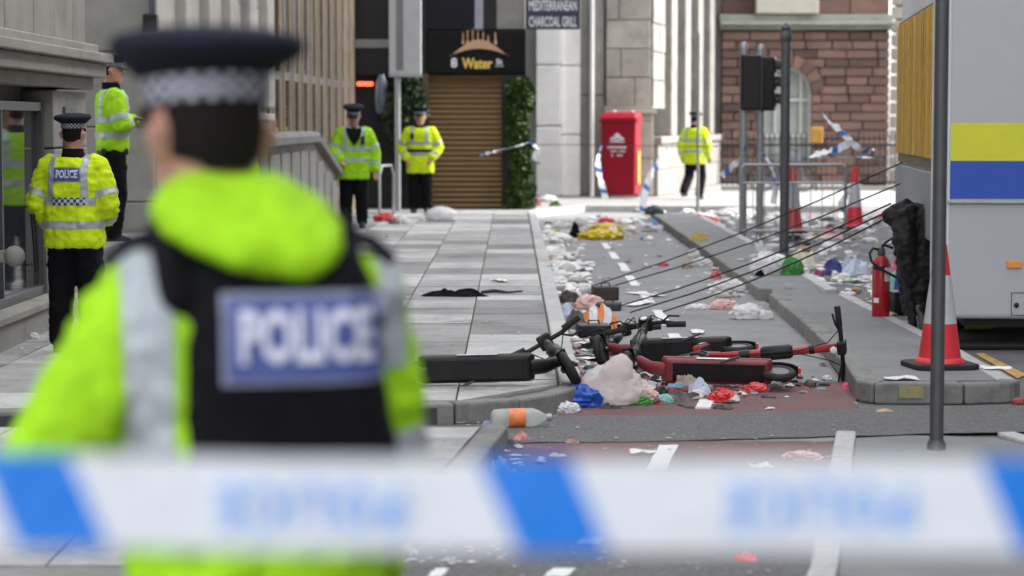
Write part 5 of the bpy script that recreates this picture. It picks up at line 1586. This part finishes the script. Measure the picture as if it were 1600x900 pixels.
bag('pink_wrapper', 1322, 609, 20, 14, PINK, 'small pink wrapper beside the raised handlebar', 'wrapper', 0, .7, .4, 3, sub=3)
bag('orange_white_sack', 938, 514, 72, 42, MULTI, 'orange and white printed carrier bag beside the kerb', 'carrier bag', 0, .5, .25, 1.8, sub=4)
mm = MATS['orange_white_print']; nt = mm.node_tree
tcg = nt.nodes.new('ShaderNodeTexCoord'); sx_ = nt.nodes.new('ShaderNodeSeparateXYZ'); nt.links.new(tcg.outputs['Object'], sx_.inputs[0])
wv = nt.nodes.new('ShaderNodeTexWave'); wv.inputs['Scale'].default_value = 2.6; wv.inputs['Distortion'].default_value = 2.0; nt.links.new(tcg.outputs['Object'], wv.inputs['Vector'])
rp = nt.nodes.new('ShaderNodeValToRGB'); rp.color_ramp.interpolation = 'CONSTANT'
rp.color_ramp.elements[0].color = (.75,.24,.06,1); rp.color_ramp.elements[1].color = (.68,.69,.72,1); rp.color_ramp.elements[1].position = .45
nt.links.new(wv.outputs['Fac'], rp.inputs[0]); nt.links.new(rp.outputs[0], nt.nodes['Principled BSDF'].inputs['Base Color'])
bag('dark_bag', 888, 474, 36, 22, BROWN, 'dark brown shoulder bag lying against the kerb', 'bag', 0, .8, .2, 2, sub=4)
bag('grey_coat', 898, 516, 40, 34, GREYC, 'grey brown coat slumped beside the kerb and carrier bag', 'coat', 0, .7, .35, 2, sub=4)
bag('lilac_cloth', 886, 492, 30, 20, PALEBL, 'pale lilac cloth scrap between brown bag and kerb', 'cloth', 0, .7, .4, 3, sub=4)
bag('pale_bag', 922, 482, 46, 22, SALMON, 'pale pink carrier bag behind the orange one', 'carrier bag', 0, .6, .3, 2, sub=4)
def boxy(name, px, py, wpx, hpx, dm, m, label, cat, z=0, rz=0.0, tilt=0.0):
    p = P(px, py, z); s = FPX/p.y; w = wpx/s/2; h = hpx/s
    e = empty(name, p+Vector((0,dm/2,0)), rz, label, cat); e.rotation_euler = (tilt,0,rz)
    MB().box(-w,w,-dm/2,dm/2,.004,h).build('case', m, e, bevel=.015)
    hd_ = MB(); hd_.tube([(-w*.35,-dm*.1,h-.005),(-w*.3,-dm*.1,h+.03),(w*.3,-dm*.1,h+.03),(w*.35,-dm*.1,h-.005)], .007, 6); hd_.build('handle', BLACKR, e, smooth=True)
    MB().box(-w*1.003,w*1.003,-dm*.503,dm*.503,h*.55,h*.58).build('lid_seam', BLACKR, e)
    return e
boxy('black_case', 946, 470, 40, 22, .22, BROWN, 'dark brown boxy case standing on the track beside the kerb', 'case', rz=R(6))
boxy('flat_case', 952, 486, 40, 12, .2, DGREY, 'flat black case lying in front of the brown case', 'case', rz=R(-5))
boxy('black_tray', 928, 528, 52, 20, .25, BLACKP, 'black tray case under the orange and white carrier bag', 'case', rz=R(4))
boxy('black_crate', 1416, 492, 44, 36, .3, BLACKP, 'black crate beside the fire extinguisher', 'crate', 0, R(5))
# bottle lying at the kerb
e = empty('drink_bottle', P(762, 668, .008), 0, 'clear plastic drink bottle with orange label lying at the pavement corner', 'bottle')
e.rotation_euler = (0, PI/2, R(10)); e.location.z = .058; e.scale = (1.25,1.25,1.1)
MB().lathe([(.03,.0),(.04,.012),(.043,.05),(.043,.085),(.038,.12),(.043,.15),(.043,.21),(.03,.25),(.014,.275),(.013,.29)], (0,0,.02), 20).build('bottle_body', film_mat('bottle_plastic', (.75,.78,.75), .5, .1), e, smooth=True)
MB().lathe([(.0435,0),(.0438,.01),(.0438,.075),(.0435,.085)], (0,0,.105), 20, cap=False).build('orange_label', mat('orange_print', (.72,.2,.06), .5, .2, 30), e, smooth=True)
MB().lathe([(.016,0),(.016,.022),(.012,.026)], (0,0,.305), 12).build('bottle_cap', GMETAL, e, smooth=True)
bag('blue_white_wrapper', 762, 668, 22, 14, mat('blue_white_foil', (.3,.33,.5), .4, .5, 25), 'blue and white wrapper at the bottle base', 'wrapper', 0, .8, .4, 3)
# black jacket on the slabs
bag('black_jacket', 708, 463, 110, 13, BLACKC, 'black jacket dropped flat on the pavement slabs', 'jacket', .12, .35, .3, 2.0, sub=5)
bag('orange_cloth', 718, 462, 22, 9, mat('orange_grey_cloth', (.55,.2,.08), .8, .4, 16), 'small orange scrap lying on the black jacket', 'cloth', .12, .5, .3, 3)
cb = MB(); cb.tube([(0,0,.02),(.12,.03,.03),(.25,-.02,.02),(.38,.02,.03)], [.015,.02,.012,.008], 6)
o = tag(cb.build('black_strap', BLACKR, smooth=True), 'black strap trailing from the dropped jacket', 'strap'); o.location = P(752,460,.12)
bag('blue_mask', 790, 458, 14, 8, PALEBL, 'small blue scrap at the end of the strap', 'scrap', .12, .6, .4, 3)
# farther litter
bag('yellow_sack', 940, 375, 66, 18, YBAG, 'crushed yellow plastic sacking at the far end of the track', 'sacking', 0, .9, .4, 3, sub=4)
bag('yellow_sack', 948, 362, 52, 14, YBAG, 'second yellow sacking heap behind the crushed one', 'sacking', 0, .8, .4, 3, sub=4)
bag('red_pouch', 948, 348, 26, 9, RED, 'red pouch on top of the yellow sacking', 'pouch', 0, .7, .3, 3)
bag('black_white_bundle', 898, 374, 20, 30, BLACKC, 'upright black bundle beside the yellow sacking', 'bundle', 0, .6, .5, 2, 2, sub=4)
bag('white_cup_heap', 905, 350, 14, 12, WBAG, 'white crumpled carrier behind the black bundle', 'carrier bag', 0, .8, .4, 3)
bag('dark_bin_bag', 1022, 336, 30, 16, mat('dark_green_bag', (.03,.05,.035), .4, .3, 10), 'small dark rubbish bag on the far kerb', 'rubbish bag', .1, .7, .3, 2.2)
bag('blue_carton', 1023, 352, 14, 10, mat('bright_blue_card', (.08,.28,.7), .5, .3, 20), 'bright blue carton on the far end of the track', 'carton', 0, .8, .2, 2)
bag('blue_carton', 1078, 365, 16, 10, MATS['bright_blue_card'], 'bright blue carton at the island kerb', 'carton', 0, .8, .2, 2)
bag('yellow_rag', 1092, 375, 34, 12, mat('ochre_cloth', (.42,.3,.06), .85, .3, 12, .3, 60), 'ochre rag lying on the far island kerb', 'rag', .12, .6, .35, 3)
bag('white_bag_small', 1085, 402, 18, 14, WBAG, 'little white bag at the foot of the far island kerb', 'plastic bag', 0, .8, .4, 3)
bag('white_bag_small', 1098, 416, 30, 14, WBAG, 'low white bag lying just below the little white one', 'plastic bag', 0, .8, .4, 3)
bag('red_white_cup', 1118, 436, 22, 18, mat('red_white_card', (.5,.08,.08), .5, .6, 18), 'crushed red and white cup at the island kerb', 'cup', 0, .8, .3, 2)
bag('red_fragment', 1037, 416, 16, 7, RED, 'small red scrap alone on the open track', 'scrap', 0, .8, .3, 2)
bag('white_bag_kerb', 1140, 456, 46, 22, WBAG, 'heap of white tissue at the island kerb', 'tissue', 0, .6, .5, 3.4, sub=4)
bag('salmon_sack', 1132, 484, 44, 18, SALMON, 'salmon pink carrier bag lying on the track', 'carrier bag', 0, .6, .35, 2.4, sub=4)
bag('white_carrier', 1168, 499, 58, 26, WBAG, 'plump white carrier bag beside the island kerb end', 'carrier bag', 0, .7, .3, 2.2, sub=4)
bag('white_carrier', 1198, 500, 20, 16, WBAG, 'small white bag touching the island kerb nose', 'plastic bag', 0, .7, .4, 2.6, sub=4)
bag('white_carrier', 1092, 484, 38, 10, WBAG, 'flat white plastic sheet on the track', 'plastic sheet', 0, .8, .3, 3, sub=4)
bag('green_white_bag', 1238, 430, 36, 30, GREENBAG, 'bright green plastic bag on the island by the dark post', 'plastic bag', .11, .6, .35, 2.4, sub=4)
bag('white_heap', 1198, 430, 48, 36, WBAG, 'large white plastic bag beside the green one', 'plastic bag', .11, .6, .4, 2.4, sub=4)
bag('cream_coat', 1256, 414, 54, 26, CREAM, 'cream coat heaped behind the green bag', 'coat', .11, .6, .35, 2.4, sub=4)
bag('black_pouch', 1188, 432, 18, 12, BLACKC, 'black pouch under the large white bag', 'pouch', .11, .7, .3, 2)
bag('blue_cloth', 1304, 431, 40, 28, STRIPEB, 'navy blue jacket heap on the carriageway', 'jacket', 0, .7, .35, 2.4, sub=4)
bag('pink_cloth', 1284, 428, 22, 18, PINK, 'pink cloth beside the navy heap', 'cloth', 0, .7, .35, 2.4)
bag('pale_blue_sheet', 1338, 432, 60, 34, PALEBL, 'pale blue and white sheeting heap behind the extinguisher', 'sheeting', 0, .7, .4, 2.6, sub=4)
bag('pink_sack', 1404, 424, 20, 36, PINK, 'pink sack standing next to the black bundle', 'sack', 0, .7, .3, 2, sub=4)
bag('blue_tarpaulin', 1410, 462, 26, 70, mat('royal_blue_cloth', (.02,.06,.3), .7, .2, 10, .3, 50), 'royal blue cloth hanging beside the black bundle', 'cloth', 0, .7, .2, 1.8, sub=4)
bag('teal_box_bag', 1398, 456, 18, 34, TEALB, 'pale teal bag behind the extinguisher', 'bag', 0, .7, .2, 2)
bag('brown_scrap_bag', 1396, 470, 22, 16, mat('brown_paper', (.3,.19,.1), .85, .2, 12), 'brown paper bag behind the extinguisher', 'paper bag', 0, .7, .3, 2)
bag('white_polystyrene', 1412, 478, 40, 12, WHITEP, 'white crushed polystyrene beside the black crate', 'packaging', 0, .7, .3, 2.4)
bag('red_sheet', 1100, 348, 60, 14, mat('red_sheet', (.55,.06,.09), .6, .2, 8), 'red plastic sheet lying near the far kerb', 'plastic sheet', 0, .6, .35, 2.4, sub=4)
bag('white_sheet_far', 1060, 350, 40, 10, WBAG, 'white sheet near the far kerb end', 'plastic sheet', 0, .6, .35, 2.4)
bag('white_sheet_far', 1148, 338, 56, 14, WBAG, 'white crumpled banner on the far carriageway', 'banner', 0, .6, .35, 2.4)
bag('pink_mat', 1290, 372, 70, 9, mat('pale_pink_mat', (.6,.35,.34), .8, .25, 6), 'pale pink mat under the barrier', 'mat', 0, .6, .2, 2)
bag('red_bundle', 1292, 370, 24, 15, RED, 'red bundle on the pale pink mat', 'bundle', 0, .7, .3, 2.2)
bag('dark_board', 1290, 345, 50, 7, DGREY, 'dark grey strip of sheeting beyond the barrier', 'sheeting', 0, .4, .2, 2)
bag('red_scrap', 1376, 343, 18, 8, RED, 'small red scrap on the far carriageway by the van', 'scrap', 0, .7, .3, 2.2)
bag('white_sack_far', 690, 346, 56, 24, WBAG, 'big white sack lying at the feet of the shutter officer', 'sack', .12, .8, .15, 1.4, sub=4)
bag('red_cloth_far', 600, 346, 34, 14, RED, 'red cloth on the pavement between the two facing officers', 'cloth', .12, .7, .35, 2.4)
bag('white_bag_far', 628, 348, 26, 10, WBAG, 'white paper bag beside the red cloth on the pavement', 'paper bag', .12, .7, .35, 2.4)
bag('dark_bag_far', 616, 350, 20, 10, GREYC, 'dark small bag between red cloth and white paper bag', 'bag', .12, .7, .35, 2.4)
bag('silver_can', 605, 372, 12, 8, GMETAL, 'crushed silver can on the far slabs', 'can', .12, .7, .3, 2)
bag('planter_litter', 868, 322, 22, 10, LEAF, 'green plant clump on the far pavement by the pilasters', 'plant', .1, .7, .5, 3)
bag('red_flowers', 838, 322, 22, 14, mat('dark_red_heap', (.2,.05,.05), .8, .4, 12), 'dark red heap at the foot of the ivy column', 'heap', .1, .7, .5, 3)
bag('white_rubbish_far', 856, 316, 26, 12, WBAG, 'white rubbish at the foot of the white pilaster', 'rubbish', .1, .7, .5, 3)
# near the cordon
bag('clear_bag', 606, 872, 76, 30, CLEARP, 'shiny clear plastic bag on the dark asphalt below the tape', 'plastic bag', 0, .7, .5, 3, 2, sub=5)
bag('black_shoe', 606, 882, 56, 14, BLACKR, 'black flattened shoe under the shiny clear bag', 'shoe', 0, .45, .15, 1.5)
bag('crushed_can', 1166, 880, 50, 18, mat('red_white_can', (.55,.06,.07), .3, .5, 22), 'crushed red and silver drinks can below the tape', 'can', 0, .5, .3, 2, sub=4)
bag('blue_pouch', 776, 736, 40, 26, mat('blue_clear_wrap', (.25,.4,.75), .3, .4, 16), 'blue and clear wrapper at the nearer kerb', 'wrapper', 0, .7, .5, 3, sub=4)
bag('grey_wrapper', 796, 702, 36, 18, GREYC, 'grey wrapper against the nearer kerb', 'wrapper', 0, .7, .5, 3, sub=4)
bag('pink_carton', 815, 690, 34, 18, mat('pale_red_card', (.5,.2,.2), .7, .5, 18), 'pink carton scrap beside the nearer kerb', 'carton', 0, .7, .4, 3, sub=4)
bag('beige_napkin', 872, 714, 36, 8, CREAM, 'beige napkin on the nearer red surfacing', 'napkin', 0, .5, .4, 3)
bag('brown_card', 895, 693, 30, 8, mat('tan_card', (.4,.26,.18), .85, .2, 10), 'tan card scrap at the edge of the coarse band', 'card', 0, .5, .4, 3)
bag('pink_tissue', 1255, 718, 56, 14, SALMON, 'pale pink tissue on the red surfacing beside the low island', 'tissue', 0, .8, .5, 3.2, sub=4)
bag('red_tail_scrap', 1594, 632, 26, 12, mat('dark_red_plastic', (.25,.02,.03), .4, .3, 9), 'dark red plastic piece at the island nose', 'plastic piece', 0, .6, .2, 2)
bag('tan_stick', 1382, 643, 34, 6, mat('tan_wood', (.55,.36,.2), .8, .2, 14), 'tan wooden scrap in front of the island nose', 'wood scrap', .008, .3, .2, 2)
bag('white_crisp', 52, 530, 16, 12, WBAG, 'white scrap at the foot of the shop building', 'scrap', .12, .7, .4, 3)
def paper(px, py, wpx, dpx, z, label, rz=0.0, m=PAPER):
    p = P(px, py, z); s = FPX/p.y; w = wpx/s/2; d = max(.03, (P(px, py-dpx, z)-p).length/2)
    mb = MB(); vs_ = []; n = 5
    rg = random.Random(int(px*7+py))
    for i in range(n):
        for k in range(n): vs_.append((-w+2*w*i/(n-1)+rg.uniform(-.1,.1)*w, -d+2*d*k/(n-1)+rg.uniform(-.1,.1)*d, .012+abs(rg.gauss(0,.007))))
    mb.add(vs_, [(i*n+k,(i+1)*n+k,(i+1)*n+k+1,i*n+k+1) for i in range(n-1) for k in range(n-1)])
    o = mb.build('paper_sheet', m, None, smooth=True); o.location = p+Vector((0,d,0)); o.rotation_euler = (0,0,rz)
    return tag(o, label, 'paper')
paper(1412, 597, 52, 5, .112, 'white paper sheet lying flat on the island top', .1)
paper(1092, 523, 20, 5, 0, 'small white paper beside the lane dash')
paper(1560, 580, 44, 3, .112, 'thin paper strip at the island edge')
paper(1012, 465, 22, 7, 0, 'white paper scrap beside the lane dash behind the scooters', .5)
paper(1000, 480, 24, 7, 0, 'curled white paper in front of the cases', -.4)
paper(780, 442, 18, 4, .12, 'beige paper scrap on the slabs', .3)
paper(945, 570, 26, 10, 0, 'white paper tucked between scooters', .7)
paper(930, 540, 30, 9, .03, 'pale pink leaflet by the kerb and black tray', -.5, mat('pink_paper', (.75,.5,.5), .85, .2, 12))
paper(1005, 712, 40, 4, .004, 'white chalky paper strip on the nearer red surfacing')
paper(1192, 735, 34, 5, .004, 'white paper near the low island on red surfacing', .3)

# drift of paper scraps that nobody could count
LUMPS = []
for _k in range(6):
    _m = crumple((1,1,.7), 300+_k, .55, 2.4, 2, True, True); LUMPS.append(([v.co.copy() for v in _m.vertices], [tuple(p.vertices) for p in _m.polygons]))
def scraps(name, label, spots, seed, m=SCRAPS):
    rng = random.Random(seed); mb = MB()
    for px, py, spx, spy, n, s0, s1, z in spots:
        for _ in range(n):
            q = P(px+rng.gauss(0, spx), py+rng.gauss(0, spy), z)
            s = rng.uniform(s0, s1); rz = rng.uniform(0, 6.3)
            hh = s*rng.uniform(.08, .6)
            if s > .035 and rng.random() < .3:                       # a balled-up wrapper or bag instead of a loose scrap
                vv_, ff_ = rng.choice(LUMPS); k1 = s*rng.uniform(.45, 1.05)
                M = Matrix.Translation(q) @ Matrix.Rotation(rz, 4, 'Z') @ Matrix.Diagonal((k1, k1*rng.uniform(.4, .9), k1*rng.uniform(.4, .9), 1))
                mb.add([M @ c for c in vv_], ff_); continue
            M = Matrix.Translation(q) @ Matrix.Rotation(rz, 4, 'Z')
            k = len(mb.v); vs_ = []
            for i in range(6):
                a = i*PI/3; rr_ = s*rng.uniform(.5, 1.1); vs_.append(M @ Vector((rr_*math.cos(a), rr_*.8*math.sin(a), rng.uniform(.003, hh*.7))))
            vs_.append(M @ Vector((rng.uniform(-.3,.3)*s, rng.uniform(-.3,.3)*s, hh)))
            mb.add(vs_, [(i, (i+1) % 6, 6) for i in range(6)])
    o = mb.build(name, m); tag(o, label, None, None, 'stuff')
    return o
sp = []
for t in range(24):
    f_ = t/23; py = 356+f_*105; px = 846+f_*34+6
    sp.append((px+5, py, 5+6*f_, 3, 24, .03, .1, .0))
    sp.append((px+28+10*noise.noise(Vector((t*.6,3,1))), py, 9+7*math.sin(t), 3, 7, .02, .09, 0))
    sp.append((px+9, py, 7, 3, 5, .07, .15, 0))
sp += [(905,435,22,5,30,.03,.09,0),(890,455,10,5,16,.03,.09,0),(860,420,8,20,10,.02,.05,.12),(900,560,12,14,14,.02,.06,0),(925,525,20,8,10,.02,.05,0)]
scraps('litter', 'drift of white paper scraps along the pavement kerb', sp, 5)
scraps('litter', 'scattered white scraps over the track and island', [(1000,420,60,30,60,.012,.05,0),(1120,420,22,14,50,.02,.07,0),(1140,455,20,8,50,.02,.07,0),(1150,338,80,8,260,.04,.15,0),(990,352,60,7,110,.03,.12,0),(1000,372,50,8,50,.02,.08,0),
    (1330,435,34,10,150,.03,.1,0),(1380,465,18,10,60,.02,.08,0),(1250,365,70,12,160,.03,.12,0),(1330,350,50,10,90,.03,.12,0),(1220,405,40,16,90,.03,.09,.11),(1290,410,40,12,90,.03,.1,0),(1440,505,14,6,14,.02,.05,0),(1040,615,60,12,30,.012,.04,0),(900,640,20,6,18,.012,.04,0),(1220,600,40,10,14,.01,.03,0)], 6)
scraps('debris', 'dark and red broken bits strewn between the scooters', [(960,600,50,14,150,.02,.08,0),(1080,608,50,12,200,.02,.08,0),(1190,602,60,9,120,.012,.06,0),(1010,575,40,14,90,.02,.08,0),(910,540,24,20,80,.02,.07,0),(930,625,40,6,50,.01,.04,0),(900,480,16,16,50,.02,.06,0)], 16, DARKSCR)
scraps('litter', 'small grey scraps on the slabs and coarse band', [(760,430,60,40,22,.01,.03,.12),(760,660,60,6,30,.008,.025,.01),(1000,690,200,10,40,.008,.022,.012),(800,715,24,14,26,.02,.05,.004),(1300,720,60,12,16,.01,.03,.004),(900,880,200,14,40,.006,.018,.01),(680,870,50,8,24,.01,.035,.01),(40,545,20,6,12,.01,.03,.12),(620,345,30,4,16,.03,.07,.12)], 8, mat('grey_scraps', (.45,.44,.43), .85, .4, 30))
# paper cups and crushed cans among the litter
def cup_mesh(seed, crushed):
    rg = random.Random(seed); mb = MB()
    mb.lathe([(.028,0),(.03,.002),(.04,.095),(.0425,.097),(.0425,.101),(.038,.1),(.028,.006)], (0,0,0), 16, cap=False)
    me = mb.mesh('cup', True)
    for v in me.vertices:
        if crushed: v.co.y *= .45; v.co.x += .012*math.sin(v.co.z*60)
    return me
CUPW = mat('paper_cup', (.7,.69,.67), .7, .08, 20); CUPR = mat('red_paper_cup', (.5,.06,.06), .6, .2, 20)
cup_a = cup_mesh(1, False); cup_a.materials.append(CUPW); cup_b = cup_mesh(2, True); cup_b.materials.append(CUPW)
rg = random.Random(77)
for i in range(16):
    f_ = rg.random(); o = bpy.data.objects.new('paper_cup', cup_a if i % 2 else cup_b); COL.objects.link(o)
    q = P(852+f_*44+rg.uniform(0, 34), 372+f_*86, 0); o.location = q+Vector((0,0,.04 if i % 2 else .02))
    o.rotation_euler = (PI/2, rg.uniform(0, .4), rg.uniform(0, 6.3)); o.scale = (1.15,)*3
    tag(o, 'white paper cup lying in the kerb litter', 'cup', 'paper cups in the kerb litter')
# black bundle beside the van with trailing legs
bx = PY(1420, 400, 18.3)
e = empty('black_sheet_bundle', Vector((bx.x, 18.3, 0)), 0, 'crumpled black plastic sheeting bundle hanging at the van corner', 'sheeting')
me = crumple((.17,.22,.30), 77, .38, 2.0, 5, True, False, 3)
mat('black_sheeting', (.009,.008,.009), .55, .3, 8, .3, 30, spec=.3)
hp_ = MB()
limb(hp_, [(-.16,-.02,.95),(-.05,0,.98),(.1,.05,.93)], [.07,.11,.12]); limb(hp_, [(-.04,-.06,.98),(-.05,-.1,.75),(.0,-.08,.45)], [.09,.1,.07])
limb(hp_, [(.1,0,.95),(.1,-.02,.6),(.08,-.03,.3)], [.12,.13,.09]); limb(hp_, [(-.02,.1,.9),(.03,.1,.5),(.02,.08,.2)], [.1,.11,.06])
limb(hp_, [(.16,-.06,.9),(.17,-.08,.5)], [.07,.06])
link('sheeting_heap', remesh(hp_, .014, 2, .03, 8, 4), MATS['black_sheeting'], e)
for i, (x0, x1) in enumerate(((-.02,.02),(.06,.1),(.13,.12))):
    t_ = MB(); t_.tube([(x0,-.04*i,.62),(x1-.03,-.06,.35),(x1,-.08,.14),(x1+.02,-.1,.02)], [.05,.045,.04,.03], 10)
    link('sheeting_tail', remesh(t_, .02, 2, .02, 9, i), [MATS['black_sheeting'], MATS['grey_brown_cloth'], MATS['black_sheeting']][i], e)
# guy cords from the bundle to the track
tip = PY(1392, 322, 18.3)
for i, (px, py, ex, ey, lab) in enumerate(((925,447,1414,252,'highest black guy cord slanting over the track'), (957,447,1414,284,'second black guy cord slanting over the track'), (968,478,1392,318,'black guy cord reaching from the flat case to the bundle'),
        (985,488,1392,328,'lowest black guy cord slanting across to the bundle'), (1036,487,1398,334,'short black guy cord rising from the raised handlebar'))):
    a = P(px, py, .02); b = PY(ex, ey, (21.0,21.0,18.32,18.32,18.3)[i])
    md_ = a.lerp(b, .5)-Vector((0,0,.06))
    o = MB().tube([a, a.lerp(md_, .5)-Vector((0,0,.016)), md_, md_.lerp(b, .5)-Vector((0,0,.016)), b], .007, 6).build('guy_cord', BLACKR, smooth=True)
    tag(o, lab, 'cord', 'black guy cords over the track')
# torn tape strips
def strip(pts, Y, w, label, seed, tw=2.0):
    q = [PY(p[0], p[1], Y+(p[2] if len(p) > 2 else 0)) for p in pts]
    o = ribbon('torn_tape', q, w, TAPE, twist=tw, wob=1.4, seed=seed, sub=8)
    return tag(o, label, 'tape', 'torn police tape strips')
strip([(750,243),(775,236),(805,229),(828,222)], 40, .10, 'torn tape strip blowing in front of the shutter and ivy', 1, .6)
strip([(828,222),(840,232),(836,245),(842,256)], 40, .10, 'knotted tape end hanging beside the ivy column', 2, 3)
strip([(940,228),(934,250),(938,280),(947,312)], 44, .12, 'white tape strip hanging in front of the red bin', 3, 2)
strip([(1044,228),(1030,252),(1014,280),(1005,318),(1007,336)], 43.5, .13, 'blue and white tape strip hanging between bin and walking officer', 4, 2.4)
strip([(1166,228),(1158,246),(1142,262),(1128,275)], 33.3, .10, 'tape strip fluttering left from the traffic light pole', 5, 1.5)
strip([(1255,250),(1280,240),(1305,234),(1330,222)], 32, .11, 'twisted tape strip pulled taut above the barrier', 6, 2.5)
strip([(1282,170),(1295,190),(1315,205),(1330,222),(1350,236),(1366,233)], 32, .10, 'tape strip flying up above the cones', 7, 3.5)
strip([(1318,285),(1326,300),(1314,318),(1322,330)], 33.2, .09, 'tape tied around the end of the barrier', 8, 3)
strip([(1192,238),(1206,262),(1212,290),(1208,318)], 33.2, .09, 'tape tied on the barrier beside the cone', 9, 2)
strip([(1178,360),(1190,385),(1176,405),(1184,430),(1194,465)], 28.5, .07, 'tape trailing down onto the island bags', 10, 4)
strip([(1255,247),(1330,245),(1400,249)], 36, .06, 'long white tape stretched behind the cones', 11, .3)
cord = MB().tube([PY(730,227,43.5), PY(900,226,43.8), PY(1050,229,44), PY(1165,228,33.3)], .008, 6).build('cordon_line', BLACKR, smooth=True)
tag(cord, 'thin dark line strung across the far pavement in front of the bin', 'line')
